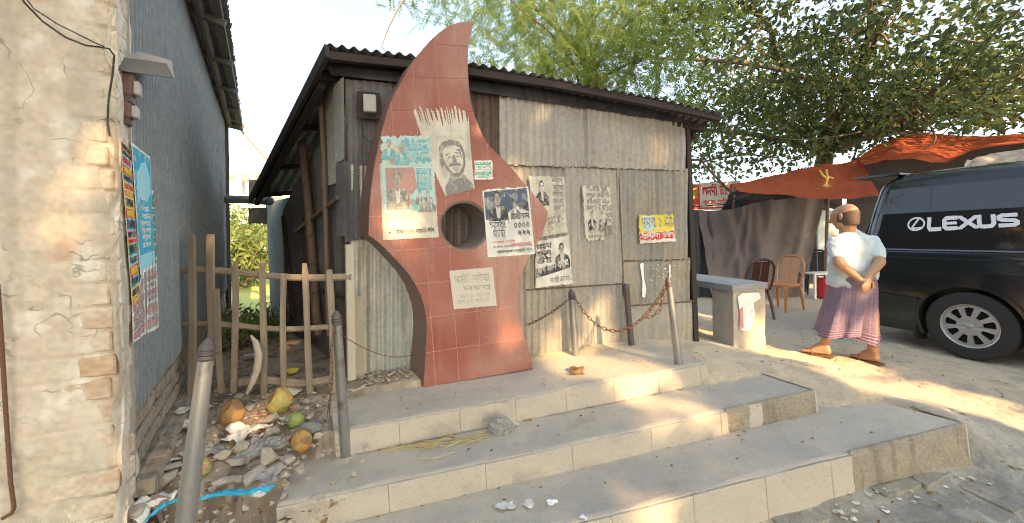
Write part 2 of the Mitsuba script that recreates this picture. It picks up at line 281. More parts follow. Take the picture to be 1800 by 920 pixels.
tier(T1, e1_l, e1_r, e1_r + V * .75, e1_l + V * .62 - U * .12, 1.0, .33, 3, H1)

GC = np.vstack([GC] + [tier_pt(x, y, T3)[None] + [[0, 0, dz]] for x, y, dz in ((1640, 722, .004), (1560, 713, .012), (1490, 708, .02), (1445, 706, .03), (1690, 735, -.05))] + [tier_pt(1235, 622, T1)[None] - [[0, 0, .02]]])
_rbf = RBFInterpolator(GC[:, :2], GC[:, 2], kernel='linear', smoothing=.002)
_o = np.cumsum(.06 * 1.16 ** np.arange(48))
gx = np.concatenate([-2.6 - _o[::-1], np.arange(-2.6, 5.2, .045), 5.2 + _o]); gy = np.concatenate([.6 - _o[::-1], np.arange(.6, 5.2, .045), 5.2 + _o])
GX, GY = np.meshgrid(gx, gy, indexing='ij')
GZ = zg(GX, GY)
import shapely
def plane_z(P, x, y): return P[2] - ((x - P[0]) * W[0] + (y - P[1]) * W[1]) / W[2]
for fl, fr, br, bl in TIERS:                 # the ground stays below the steps that stand on it
    pg = Polygon([fl[:2], fr[:2], br[:2], bl[:2]]).buffer(-.015); pg = Polygon([fl[:2], (fr + (fl - fr) * .02)[:2], (fr + (fl - fr) * .03 + (br - fr) * .72)[:2], (fl + (bl - fl) * .8)[:2]]); k = shapely.contains_xy(pg, GX, GY); GZ = np.where(k, np.minimum(GZ, plane_z(fl, GX, GY) - .05), GZ)
obj('ground', grid_mesh(np.stack([GX, GY, GZ], -1)), 'mat_ground', smooth=True, kind='structure', label='dusty beige earth and worn concrete yard, littered soil at the left')

# ------------------------------------------------------------------ red monument
MP = tier_pt(745, 681, T1); MU = unit([math.cos(TH), math.sin(TH), .055]); MM0 = np.array([-.085, 0, 1.0]); MN = unit(np.cross(MU, MM0))   # MN towards the camera
MM = unit(MM0 - MU * np.dot(MM0, MU)); ME = np.array([-.17, .27, 0.0])
def mon(px, py): q = hit(px, py, MP, MN) - MP; return np.array([q @ MU, q @ MM])
def mon3(a, b, off=0.0): return MP + a * MU + b * MM + off * MN
OUT = [(832.5, 37.7), (812, 39), (794, 44), (768, 61), (742, 88), (723.5, 112), (707, 142), (690, 171.5), (677, 208.5), (668, 242), (659, 286), (651.4, 338), (648.5, 375), (647.4, 414), (671, 432), (694, 455.4), (714, 477), (729.6, 500), (741, 524), (748, 551), (750, 582.6), (748, 622), (744.4, 681.5),
       (936, 649), (929, 614), (919, 579), (913.5, 551), (911.5, 528), (913.5, 504), (921, 473), (933, 449.6), (947, 424), (957.5, 399), (963, 374), (949, 354), (927, 330), (901, 297), (879, 275), (860, 256.5), (845.5, 231), (832.5, 197), (826, 168), (823, 131), (822.5, 94), (826, 68)]
def densify(pts, corners):
    """smooths the outline between its corners with a centripetal spline"""
    from scipy.interpolate import CubicSpline
    idx = sorted(corners); out = []; n = len(pts)
    for a, b in zip(idx, idx[1:] + [idx[0] + n]):
        seg = np.array([pts[i % n] for i in range(a, b + 1)])
        if len(seg) < 3: out += list(seg[:-1]); continue
        t = np.concatenate([[0], np.cumsum(np.sqrt(np.linalg.norm(np.diff(seg, axis=0), axis=1)))]); cs = CubicSpline(t, seg)
        out += list(cs(np.linspace(0, t[-1], 4 * len(seg)))[:-1])
    return out
outl = [mon(*p) for p in OUT]; outl = densify(outl, [0, 13, 22, 23, 33])
hc = mon(817, 397); hr = .5 * (np.linalg.norm(mon(775, 397) - hc) + np.linalg.norm(mon(817, 352) - hc))
face = Polygon(outl).buffer(0); hole = Point(hc).buffer(hr, 32)
monument = thing('monument', 'tall red tiled curved monument with a round hole, posters pasted on it', 'monument')
def skew(poly, z0, z1, e=ME):
    """poly in the face plane, swept backwards along ME from z0 to z1 (0 = face, 1 = back)"""
    m = prism(poly, 1.0); v = m.vertices; k = z0 + (1 - v[:, 2]) * (z1 - z0)
    q = MP + v[:, :1] * MU + v[:, 1:2] * MM + k[:, None] * e
    return TM(q, m.faces)
def mfix(m): return m
solid = face.difference(hole)
obj('body', skew(solid, 0, 1), 'mat_tile_side', monument)
ring = Point(hc).buffer(hr + .0, 48).difference(Point(hc).buffer(hr - .012, 48))
obj('hole_lining', skew(ring, .01, .97), 'mat_grey_cement', monument, smooth=40)
def onface(poly, z0, z1):
    """a flat piece on the monument's face between z0 and z1 metres in front of it"""
    m = prism(poly, z1 - z0); v = m.vertices
    return TM(MP + v[:, :1] * MU + v[:, 1:2] * MM + (z0 + v[:, 2:3]) * MN, m.faces)
obj('grout', onface(solid.buffer(-.003), .0005, .0022), 'mat_grout', monument)
tw, tall = .1585, .232
ox, oy = mon(762, 618); inner = solid.buffer(-.004)
r0 = np.random.default_rng(5)
for j in range(-2, 12):
    for i in range(-6, 10):
        c = sbox(ox + i * tw + .0026, oy + j * tall + .0026, ox + (i + 1) * tw - .0026, oy + (j + 1) * tall - .0026).intersection(inner)
        if c.area > 2e-4:
            for g in getattr(c, 'geoms', [c]):
                if g.area > 2e-4: obj('tile', onface(g, .0023, .006 + r0.uniform(-.0005, .0008)), 'mat_tile', monument)

# ------------------------------------------------------------------ flat print: posters and letters
GL = {  # strokes of letters in a unit box; the head line is added above them
 'b': [[(.7, 1), (.7, 0)], [(.7, .92), (.06, .55), (.7, .1)]], 'r': [[(.7, 1), (.7, 0)], [(.7, .92), (.06, .55), (.7, .1)], [(.3, -.12), (.36, -.18)]],
 'k': [[(.6, 1), (.6, 0)], [(.6, .92), (.05, .55), (.6, .1)], [(.6, .75), (.9, .75), (1, .5), (.9, .25)]], 'm': [[(.7, 1), (.7, 0)], [(.12, 1), (.12, .4), (0, .25), (.2, .18), (.26, .38), (.7, .36)]],
 'n': [[(.7, 1), (.7, 0)], [(.05, .55), (.2, .75), (.36, .55), (.18, .35)], [(.34, .62), (.7, .35)]], 'l': [[(.75, 1), (.75, 0)], [(.0, .45), (.1, .75), (.25, .62), (.28, .35)], [(.28, .6), (.45, .75), (.75, .42)]],
 'g': [[(.65, 1), (.65, 0)], [(.1, .8), (.35, .9), (.42, .6), (.2, .4), (.02, .5)]], 's': [[(.7, 1), (.7, 0)], [(.1, 1), (.1, .45), (.3, .35), (.36, .6), (.7, .5)]],
 'S': [[(.8, 1), (.8, 0)], [(.1, .6), (.2, .92), (.36, .7), (.25, .5), (.08, .25)], [(.36, .7), (.56, .92), (.8, .7)]], 'd': [[(.25, 1), (.25, .7), (.6, .65), (.55, .35), (.2, .4), (.55, .05)]],
 't': [[(.5, .55), (.3, .72), (.08, .45), (.3, .1), (.68, .3), (.6, .78)]], 'D': [[(.7, 1), (.7, 0)], [(.6, 1.1), (.2, 1.0), (.12, .78), (.4, .66), (.05, .4), (.7, .1)]],
 'a': [[(.75, 1), (.75, 0)], [(.05, .7), (.3, .82), (.36, .5), (.08, .28)], [(.36, .55), (.75, .55)]], 'o': [[(.1, 1.0), (.5, .95), (.56, .7), (.25, .6), (.08, .35), (.35, .08), (.66, .35), (.6, .62)]],
 'y': [[(.7, 1), (.7, 0)], [(.1, .9), (.32, .7), (.1, .5), (.7, .15)], [(.4, -.12), (.46, -.18)]], 'A': [[(.2, 1), (.2, 0)]], 'i': [[(.1, 1), (.1, 0)], [(.1, 1), (.2, 1.35), (.7, 1.35), (.85, 1.05)]],
 'I': [[(.25, 1), (.25, 0)], [(.25, 1), (.1, 1.38), (-.4, 1.35), (-.6, 1.1)]], 'e': [[(.3, .95), (.1, .6), (.3, .25), (.12, .12)]], 'u': [[(.0, -.1), (.2, -.25), (.4, -.05)]], 'x': [[(.2, .55), (.05, .4), (.2, .25), (.34, .4), (.2, .55)], [(.1, .12), (.34, .3)]],
 'O': [[(.3, .95), (.1, .6), (.3, .2)], [(.62, 1), (.62, 0)], [(.62, 1), (.5, 1.35), (.1, 1.4)]], '0': [[(.35, .95), (.08, .5), (.35, .05), (.62, .5), (.35, .95)]], '1': [[(.1, .9), (.5, .6), (.15, .4), (.1, .7)], [(.5, .6), (.45, .0)]], '2': [[(.08, .75), (.3, .95), (.5, .7), (.1, .2), (.6, .05)]]}
def bangla(text, w=.11, head=True):
    """lettering with a head line; returns a shape of unit letter height starting at the origin, and its width"""
    x, sh = 0.0, []
    for word in text.split(' '):
        x0 = x
        for ch in word:
            adv = {'A': .34, 'I': .36, 'i': .28, 'e': .34, 'u': 0, 'x': .4, 'k': 1.05}.get(ch, .86)
            sh += [affinity.translate(LineString(s).buffer(w / 2, cap_style='flat', join_style='mitre', quad_segs=1), x, 0) for s in GL.get(ch, GL['g'])]; x += adv
        if head and not word.isdigit(): sh.append(sbox(x0 - .04, 1 - w * .6, x - .02, 1 + w * .6))
        x += .55
    return union_all(sh), max(x - .55, .1)
def fit(text, x0, y0, x1, y1, w=.11):
    s, L = bangla(text, w); return affinity.translate(affinity.scale(s, (x1 - x0) / L, (y1 - y0) / 1.0, origin=(0, 0)), x0, y0)
def lines(words, x0, y0, x1, y1, n, seed, w=.12, gap=.45):
    r = random.Random(seed); out = []; h = (y1 - y0) / (n + (n - 1) * gap)
    for k in range(n):
        t = ' '.join(r.choice(words) for _ in range(max(1, int((x1 - x0) / h / 3.2)))); a = x0 + r.uniform(0, .08) * (x1 - x0); b = x1 - r.uniform(0, .12) * (x1 - x0); y = y1 - (k + 1) * h - k * gap * h; out.append(fit(t, a, y, b, y + h, w))
    return union_all(out)
WORDS = ['baxlA', 'deS', 'aAomI', 'lIg', 'Srmik', 'nerA', 'sbAr', 'ganmn', 'kmitI', 'sdr', 'Dnybd', 'srkAr', 'Alom', 'tIA']
def rough(x0, y0, x1, y1, a, seed, sides='tlbr', n=22):
    """a torn sheet's outline"""
    r = np.random.default_rng(seed); t = np.linspace(0, 1, n); P = []
    j = lambda on: np.abs(r.normal(0, a, n)) * (1 if on else .12)
    k = j('b' in sides); P += [(x0 + (x1 - x0) * q, y0 + d) for q, d in zip(t, k)]
    k = j('r' in sides); P += [(x1 - d, y0 + (y1 - y0) * q) for q, d in zip(t[1:], k)]
    k = j('t' in sides); P += [(x1 - (x1 - x0) * q, y1 - d) for q, d in zip(t[1:], k)]
    k = j('l' in sides); P += [(x0 + d, y1 - (y1 - y0) * q) for q, d in zip(t[1:-1], k)]
    return Polygon(P).buffer(0)
def ell(cx, cy, rx, ry, n=16): return affinity.translate(affinity.scale(Point(0, 0).buffer(1, n), rx, ry), cx, cy)
def bust(cx, cy, s, tie=True):
    """a plain head-and-shoulders print: hair, face, coat, shirt front (unit height s)"""
    f = lambda pts: affinity.translate(affinity.scale(Polygon(pts), s, s, origin=(0, 0)), cx, cy)
    hair = union_all([ell(cx, cy + .30 * s, .155 * s, .20 * s)]).difference(ell(cx, cy + .235 * s, .125 * s, .175 * s))
    fc = ell(cx, cy + .235 * s, .125 * s, .175 * s)
    coat = f([(-.42, -.5), (-.40, -.12), (-.30, -.02), (-.12, .06), (0, -.12), (.12, .06), (.30, -.02), (.40, -.12), (.42, -.5)])
    shirt = f([(-.10, .05), (0, -.06), (.10, .05), (.06, -.3), (0, -.34), (-.06, -.3)])
    marks = union_all([ell(cx - .055 * s, cy + .27 * s, .035 * s, .014 * s), ell(cx + .055 * s, cy + .27 * s, .035 * s, .014 * s), f([(-.05, .155), (.05, .155), (.06, .135), (-.06, .135)]), f([(-.012, .25), (.012, .25), (.025, .185), (-.025, .185)]),
        f([(-.105, .31), (-.02, .305), (-.02, .295), (-.105, .295)]), f([(.105, .31), (.02, .305), (.02, .295), (.105, .295)])])
    return dict(hair=hair, face=fc, coat=coat.difference(shirt), shirt=shirt, marks=marks)
class Sheet:
    """a flat printed sheet on a surface: unit square (u right, v up) mapped through four corners to 3D, lifted along the normal"""
    def __init__(s, corners, nrm, label, cat='poster', name='poster', group=None, lift=.0075, curl=None):
        s.c = np.array(corners, float); s.n = np.array(nrm, float); s.lift = lift; s.t = thing(name, label, cat, group); s.lv = 0; s.curl = curl; s.size = np.linalg.norm(s.c[1] - s.c[0]), np.linalg.norm(s.c[3] - s.c[0])
    def P(s, uv, z):
        u, v = uv[:, :1], uv[:, 1:2]; q = (1 - u) * (1 - v) * s.c[0] + u * (1 - v) * s.c[1] + u * v * s.c[2] + (1 - u) * v * s.c[3]
        if s.curl is not None: z = z + s.curl(uv)[:, None]
        return q + z * s.n
    def put(s, name, poly, mat, level, clip=None, thick=.0006):
        poly = poly if clip is None else poly.intersection(clip)
        poly = poly.buffer(0)
        if poly.is_empty: return
        ps = [g for g in getattr(poly, 'geoms', [poly]) if g.geom_type == 'Polygon' and g.area > 1e-6]
        if not ps: return
        ms = [trimesh.creation.extrude_polygon(g, 1.0, engine='earcut') for g in ps]
        m = cat_(ms)
        if s.curl is not None:
            v, f = trimesh.remesh.subdivide_to_size(m.vertices, m.faces, .04); m = TM(v, f)
        v = m.vertices; z = s.lift + level * .0007 + v[:, 2:3] * thick
        return obj(name, TM(s.P(v[:, :2], z), m.faces), 'mat_' + mat, s.t, kind='stuff' if len(ps) > 3 else None)
def mon_sheet(px4, label, **k):
    """corners in photograph pixels: lower left, lower right, upper right, upper left"""
    return Sheet([hit(x, y, MP, MN) for x, y in px4], MN, label, **k)
FULL = sbox(0, 0, 1, 1)
# posters on the monument
def flecks(n, seed, smin=.008, smax=.03, x0=0, y0=0, x1=1, y1=1):
    r = np.random.default_rng(seed); out = []
    for _ in range(n):
        c = r.uniform((x0, y0), (x1, y1)); k = r.integers(5, 8); a = np.sort(r.uniform(0, 6.28, k)); d = r.uniform(smin, smax) * r.uniform(.5, 1.1, k)
        out.append(Polygon(np.stack([c[0] + d * np.cos(a), c[1] + d * np.sin(a) * r.uniform(.4, 1.8)], 1)).buffer(0))
    return union_all(out)
# tall pale sheet with the lifted face
p = mon_sheet([(777, 346), (834, 336), (822, 186), (721, 186)], 'tall off-white poster of a dark printed shouting face, torn along its top, above the hole', lift=.0068)
r3 = np.random.default_rng(31)
top = [(0, .55), (.02, .95)]; x = .02
while x < .97:
    w = r3.uniform(.03, .09); top += [(x + .01, r3.uniform(.93, 1.0)), (x + w * .6, r3.uniform(.9, 1.0)), (x + w * .75, r3.uniform(.76, .88)), (x + w, r3.uniform(.74, .86))]; x += w
pale = Polygon(top + [(1, .9), (.99, .5), (1, .02), (.1, 0), (.02, .3)]).buffer(0)
p.put('paper', pale, 'paper_old', 0)
wear = flecks(60, 77, .006, .022, 0, .5, 1, .95)
p.put('worn_patch', wear, 'glue', 1, pale)
def P2(*q): return Polygon(q).buffer(0)
fx = lambda g: affinity.affine_transform(g, [.86, 0, 0, .62, .12, .0])
head = P2((.16, .70), (.20, .86), (.32, .95), (.52, .985), (.70, .95), (.80, .85), (.84, .70), (.82, .52), (.74, .38), (.60, .30), (.42, .30), (.28, .40), (.20, .54))
facep = P2((.24, .66), (.28, .80), (.42, .87), (.58, .885), (.71, .84), (.77, .72), (.76, .56), (.69, .43), (.58, .36), (.46, .36), (.34, .45), (.27, .55))
ear = P2((.12, .64), (.17, .66), (.20, .55), (.16, .48), (.11, .54))
coat = P2((.02, .0), (.05, .14), (.22, .26), (.34, .38), (.44, .30), (.62, .27), (.72, .34), (.84, .24), (.97, .14), (1, 0))
feat = union_all([P2((.30, .72), (.46, .755), (.45, .735), (.31, .695)), P2((.55, .755), (.72, .74), (.71, .715), (.56, .735)), P2((.33, .665), (.45, .69), (.44, .665), (.35, .645)), P2((.57, .69), (.68, .675), (.66, .655), (.57, .665)),
    P2((.49, .70), (.545, .70), (.60, .585), (.52, .565), (.44, .585)), P2((.36, .555), (.50, .575), (.66, .55), (.70, .49), (.62, .50), (.40, .50), (.33, .485)), P2((.42, .475), (.62, .475), (.58, .41), (.47, .41)), P2((.27, .50), (.33, .40), (.42, .335), (.60, .335), (.70, .40), (.755, .52), (.70, .46), (.60, .375), (.44, .375), (.34, .44)), P2((.60, .80), (.72, .80), (.75, .62), (.71, .64), (.70, .75))])
lips = union_all([P2((.44, .455), (.60, .455), (.57, .435), (.47, .435))])
p.put('portrait', union_all([fx(g) for g in (head, ear)]), 'ink_soft', 2, pale); p.put('portrait', fx(coat), 'ink_soft', 2, pale)
p.put('portrait', fx(facep), 'paper_old', 3, pale); p.put('portrait', fx(feat), 'ink_soft', 4, pale); p.put('portrait', fx(lips), 'paper_old', 5, pale)
p.put('worn_patch', flecks(40, 78, .004, .012, .15, .05, .95, .6), 'paper_old', 6, pale)
p.put('lettering', lines(WORDS, .15, .605, .9, .66, 2, 4, .1), 'glue', 2, pale)
# two sheets at the left: a torn teal one and the big one over it
p = mon_sheet([(668, 330), (762, 327), (760, 238), (668, 238)], 'torn teal poster of small busts along the upper left of the monument', lift=.0068)
sh = rough(0, 0, 1, 1, .03, 3, 'tlr'); p.put('paper', sh, 'paper_cyan', 0)
p.put('print', affinity.scale(rough(.36, .42, .98, .95, .05, 8), 1, 1), 'teal_ink', 1, sh); p.put('print', rough(.04, .1, .38, .9, .08, 9), 'paper_old', 1, sh)
for cx, cy, s in ((.16, .72, .4), (.40, .62, .42), (.22, .40, .42)):
    b = bust(cx, cy, s); b = {k: affinity.scale(g, .8, 1, origin=(cx, cy)) for k, g in b.items()}
    p.put('portrait', union_all([b['hair'], b['coat']]), 'teal_ink', 3, sh); p.put('portrait', b['face'], 'face_tone', 4, sh); p.put('portrait', b['marks'], 'ink_soft', 5, sh)
p.put('lettering', lines(WORDS, .5, .55, .95, .84, 2, 14, .1), 'paper_cyan', 3, sh); p.put('worn_patch', flecks(50, 12, .008, .03), 'paper_old', 6, sh)
p = mon_sheet([(673, 423), (771, 418), (763, 292), (667, 289)], 'large weathered white and teal poster of a man, left of the monument hole', lift=.0105)
sh = rough(0, 0, 1, 1, .006, 5); p.put('paper', sh, 'paper_old', 0)
p.put('print', P2((.04, .42), (.04, .98), (.97, .98), (.97, .42), (.8, .36), (.6, .44), (.45, .36), (.25, .42), (.12, .34)), 'paper_cyan', 1, sh)
p.put('print', P2((.1, .95), (.62, .97), (.66, .7), (.5, .55), (.7, .5), (.4, .4), (.1, .6)), 'rose', 2, sh); p.put('print', rough(.3, .34, .72, .54, .05, 18), 'teal_ink', 2, sh)
b = bust(.30, .66, .52); b = {k: affinity.scale(g, .95, 1, origin=(.3, .66)) for k, g in b.items()}
p.put('portrait', b['coat'], 'ink_soft', 3, sh); p.put('portrait', b['shirt'], 'paper', 3, sh); p.put('portrait', b['face'], 'face_tone', 3, sh); p.put('portrait', union_all([b['hair'], b['marks']]), 'ink_soft', 4, sh)
p.put('print', P2((.66, .66), (.93, .66), (.93, .96), (.66, .96)), 'teal_ink', 3, sh); p.put('lettering', lines(WORDS, .68, .68, .91, .94, 4, 21, .13), 'paper_cyan', 4, sh)
for k, (cx, cy) in enumerate([(.70, .56), (.85, .56), (.76, .46), (.9, .46)]):
    b = bust(cx, cy, .2); p.put('portrait', union_all([b['hair'], b['coat']]), 'ink_soft', 5, sh); p.put('portrait', b['face'], 'paper_old', 6, sh)
p.put('lettering', lines(WORDS, .1, .38, .6, .43, 1, 23, .13), 'paper_old', 5, sh)
p.put('lettering', fit('baxlAdeS aAomI lIg', .24, .075, .93, .125, .16), 'ink', 3, sh); p.put('print', ell(.13, .095, .02, .014), 'ink', 3, sh)
p.put('worn_patch', flecks(45, 13, .006, .03, 0, .3, 1, 1), 'paper_old', 7, sh)
# right poster
p = mon_sheet([(857, 453), (940, 447), (928, 327), (847, 333)], 'white and dark blue poster of a man in dark coat, right of the monument hole', lift=.0068)
sh = rough(0, 0, 1, 1, .018, 6, 't'); p.put('paper', sh, 'paper', 0)
p.put('print', P2((.03, .55), (.03, .96), (.96, .97), (.96, .62), (.7, .72), (.5, .62), (.3, .5)), 'navy', 1, sh)
b = bust(.30, .72, .5); p.put('portrait', b['coat'], 'ink', 2, sh); p.put('portrait', b['shirt'], 'paper', 2, sh); p.put('portrait', b['face'], 'face_tone', 2, sh); p.put('portrait', union_all([b['hair'], b['marks']]), 'ink', 3, sh); p.put('print', P2((.14, .42), (.46, .42), (.5, .52), (.1, .52)), 'paper', 4, sh)
p.put('portrait', union_all([bust(.66, .66, .26)['hair'], bust(.66, .66, .26)['coat']]), 'ink_soft', 3, sh); p.put('portrait', bust(.66, .66, .26)['face'], 'face_tone', 4, sh)
p.put('lettering', fit('aAjke', .12, .40, .42, .50, .16), 'navy', 6, sh); p.put('lettering', fit('pddA'.replace('p', 's'), .16, .27, .40, .38, .16), 'navy', 6, sh)
p.put('lettering', fit('msnI', .76, .66, .96, .73, .16), 'ink', 3, sh); p.put('lettering', fit('0rlAn', .58, .52, .96, .60, .16), 'ink', 3, sh); p.put('lettering', fit('0000', .60, .40, .96, .48, .16), 'ink', 3, sh); p.put('lettering', fit('111', .68, .28, .96, .37, .16), 'ink', 3, sh)
p.put('lettering', fit('sbAr mnIA', .12, .2, .6, .225, .14), 'red', 3, sh); p.put('print', P2((.5, .14), (.93, .15), (.93, .19), (.5, .18)), 'pink', 3, sh); p.put('lettering', fit('deS sbAI bAklA', .12, .125, .95, .155, .16), 'ink_soft', 4, sh); p.put('lettering', fit('baxlAdeS aAomI lIg', .2, .045, .95, .085, .16), 'ink', 3, sh)
p.put('worn_patch', flecks(25, 53, .006, .02, 0, .2, 1, 1), 'paper', 7, sh)
for k, (y0, y1) in enumerate(((283, 298), (299, 316))):
    p = mon_sheet([(834, y1 + 1), (867, y1), (865, y0 - 1), (833, y0)], ('upper' if k == 0 else 'lower') + ' of two small green and white stickers on the monument', cat='sticker', name='sticker', lift=.0068)
    p.put('paper', rough(0, 0, 1, 1, .02, 60 + k), 'paper', 0); p.put('print', sbox(.05, .5, .9, .78), 'green', 1); p.put('lettering', lines(WORDS, .1, .12, .9, .38, 1, 70 + k, .14), 'green', 1); p.put('lettering', fit('sbAr deS', .1, .54, .8, .72, .14), 'paper', 2)
# stone plaque
p = mon_sheet([(797, 544), (873, 537), (865, 470), (789, 476)], 'pale square stone plaque with worn engraved lettering, set low on the monument', cat='plaque', name='plaque', lift=.0062)
p.put('slab', rough(0, 0, 1, 1, .004, 9), 'stone', 0, thick=.007); p.lift += .0068
p.put('lettering', fit('smuirti'.replace('irt', 'it'), .1, .66, .40, .83, .1), 'ink_stone', 0); p.put('lettering', fit('sODA', .52, .66, .90, .83, .1), 'ink_stone', 0)
p.put('lettering', lines(WORDS, .26, .44, .94, .55, 1, 5, .12), 'ink_stone', 0); p.put('lettering', lines(WORDS, .1, .12, .9, .34, 2, 6, .07), 'ink_soft', 0)

# ------------------------------------------------------------------ left building: plastered pier, brick plinth, tin wall, roof
lb = thing('tin_building', 'dark blue-grey corrugated tin building with a whitewashed brick pier and brick plinth, left edge', 'building')
SD = unit([-.524, .852, 0]); SN = np.array([SD[1], -SD[0], 0])           # along the side wall, and its outward normal
C0 = np.array([-1.585, 1.665, 0.0])                                       # foot of the tin wall's near end
F0 = np.array([-1.49, 1.52, 0.0]); FD = unit([-.93, -.37, 0]); FN = np.array([-FD[1] * -1, FD[0] * -1, 0]); FN = unit(np.cross(FD, [0, 0, 1]));
if FN[1] > 0: FN = -FN
pier = obj('pier_core', put(bevel_box(1.5, .14, 3.6, .004), frame(F0 + FD * .76 - FN * .083 + [0, 0, 1.7], FD, -FN, [0, 0, 1])), 'mat_mortar', lb)
rb = np.random.default_rng(3); ch = .0865
for row in range(0, 40):
    z = .02 + row * ch; x = 0.0 if row % 2 else -.0
    first = True
    while x < .62:
        L = (.2 if row % 2 == 0 else .11) if first else .215
        off = rb.uniform(0, .010) if first else rb.uniform(-.002, .003); jut = rb.uniform(-.016, .012) if first else 0; first = False
        c = F0 + FD * (x + L / 2 - jut / 2) + FN * (off - .055) + np.array([0, 0, z + ch / 2])
        m = put(bevel_box(L - .012 + jut, .13, ch - .014, .006), frame(c, FD, -FN, [0, 0, 1]))
        m.apply_translation(-c); m.apply_transform(trimesh.transformations.rotation_matrix(rb.normal(0, .012), [0, 1, 0])); m.apply_translation(c)
        obj('brick', m, 'mat_brick', pier); x += L
# plaster skin: a relief that thins out to the bricks in places
S_, Z_ = np.meshgrid(np.linspace(-.014, 1.1, 150), np.linspace(.0, 3.5, 480), indexing='ij')
q3 = np.stack([S_ * 5, Z_ * 5, S_ * 0], -1); rel = .037 + (meshkit.fbm(q3, 4, 41) - .5) * .030 + (meshkit.fbm(q3 * 6, 3, 42) - .5) * .007
rel -= .022 * np.exp(-np.maximum(S_, 0) / .045) * (.25 + 1.3 * meshkit.noise(np.stack([S_ * 0, Z_ * 6, S_ * 0], -1), 4)) * (Z_ < 3)
rel -= .012 * np.clip((.62 - Z_) / .3, 0, 1) + .010 * np.exp(-((Z_ - .95) / .18) ** 2) * meshkit.noise(q3 * .8, 9)
rel -= .016 * np.exp(-(np.abs(((Z_ - .02) / ch + .5) % 1 - .5) * ch / .006) ** 2) * np.exp(-np.maximum(S_, 0) / .07) * (meshkit.noise(np.stack([S_ * 3, np.round((Z_ - .02) / ch) * 1.7, S_ * 0], -1), 16) > .35); jt = np.abs(((Z_ - .02) / ch + .5) % 1 - .5) * ch; rel -= .0035 * np.exp(-(jt / .006) ** 2) * np.clip((1.2 - Z_) * 2, .1, 1) * meshkit.noise(np.stack([S_ * 4, np.round((Z_ - .02) / ch), S_ * 0], -1), 6)
obj('plaster', grid_mesh(F0 + S_[..., None] * FD + Z_[..., None] * np.array([0, 0, 1.0]) + (rel - .012)[..., None] * FN)[::1] if False else grid_mesh((F0 + S_[..., None] * FD + Z_[..., None] * np.array([0, 0, 1.0]) + (rel - .012)[..., None] * FN)), 'mat_plaster', lb, smooth=True)
# return face of the pier towards the tin wall
RD = unit(C0 - F0); RN = unit(np.cross(RD, [0, 0, 1])); RN = RN if RN[0] > 0 else -RN; Lr = np.linalg.norm(C0 - F0) + .05
S_, Z_ = np.meshgrid(np.linspace(-.022, Lr, 30), np.linspace(0, 3.5, 400), indexing='ij'); q3 = np.stack([S_ * 6 + 9, Z_ * 6, S_ * 0], -1)
rel = .012 + (meshkit.fbm(q3, 4, 51) - .5) * .022 - .010 * np.exp(-S_ / .02) * meshkit.noise(np.stack([S_ * 0, Z_ * 12, S_ * 0], -1), 14)
obj('plaster', grid_mesh((F0 + S_[..., None] * RD + Z_[..., None] * np.array([0, 0, 1.0]) + rel[..., None] * RN)[::-1]), 'mat_plaster', lb, smooth=True)
pts = [at(2, 560, 1.40), at(8, 700, 1.40), at(17, 820, 1.40), at(24, 898, 1.40), at(16, 905, 1.40), at(-10, 912, 1.38)]
obj('iron_bar', tube([hit(*q, F0 + FN * .050, FN) for q in ((-4, 500), (3, 600), (10, 720), (19, 850), (25, 893), (20, 903), (4, 912))], .006, 8), 'mat_rust', lb, smooth=40)
# plinth of old bricks, in courses, with a footing that steps out
plinth = obj('plinth_core', put(bevel_box(4.95, .2, .85, .003), frame(C0 + SD * 2.47 - SN * .128 + [0, 0, .2], SD, -SN, [0, 0, 1])), 'mat_mortar', lb)
for row in range(8):
    z = .02 + row * .078; foot = row < 4; x = -.06 if row % 2 else .04
    while x < 4.9:
        L = .215 * rb.uniform(.95, 1.05); o_ = .075 if foot else 0.0
        if x < 3.2 or True:
            c = C0 + SD * (x + L / 2) - SN * (.045 - o_ + rb.uniform(-.006, .006)) + np.array([0, 0, z + .039])
            if z + .078 > zg1(*(c + SN * .1)[:2]) - .02: obj('brick', put(bevel_box(L - .012, .11, .066, .006), frame(c, unit(SD + SN * rb.normal(0, .02)), unit(-SN + SD * rb.normal(0, .02)), [0, 0, 1])), 'mat_old_brick', plinth)
        x += L
S_, Z_ = np.meshgrid(np.linspace(-.05, 4.9, 260), np.linspace(-.1, .33, 24), indexing='ij'); q3 = np.stack([S_ * 7, Z_ * 9, S_ * 0], -1)
rel = .086 + (meshkit.fbm(q3, 4, 61) - .5) * .045 + .03 * np.clip((.2 - Z_), 0, 1); rel = np.where(Z_ > .318, rel - .06, rel)
obj('cement_skirt', grid_mesh((C0 + S_[..., None] * SD + Z_[..., None] * np.array([0, 0, 1.0]) + rel[..., None] * SN)[::-1]), 'mat_old_brick', plinth, smooth=True)
z0 = .63; zt = 3.10
x = 0.0; k = 0
while x < 4.85:
    w = min(.74, 4.85 - x + .02); obj('wall_sheet', corrugated(C0 + SD * x + SN * (.012 + .003 * (k % 2)) + [0, 0, z0 - .03], SD, [0, 0, 1], w + .03, zt - z0, .060, .0115, k, .004, n=SN, rib=.15), 'mat_tin_left', lb, smooth=True); x += .72; k += 1
obj('corner_post', bar(C0 + SD * 4.86 + SN * .02 + [0, 0, .3], C0 + SD * 4.86 + SN * .02 + [0, 0, 3.3], .07, .07), 'mat_timber_dark', lb)
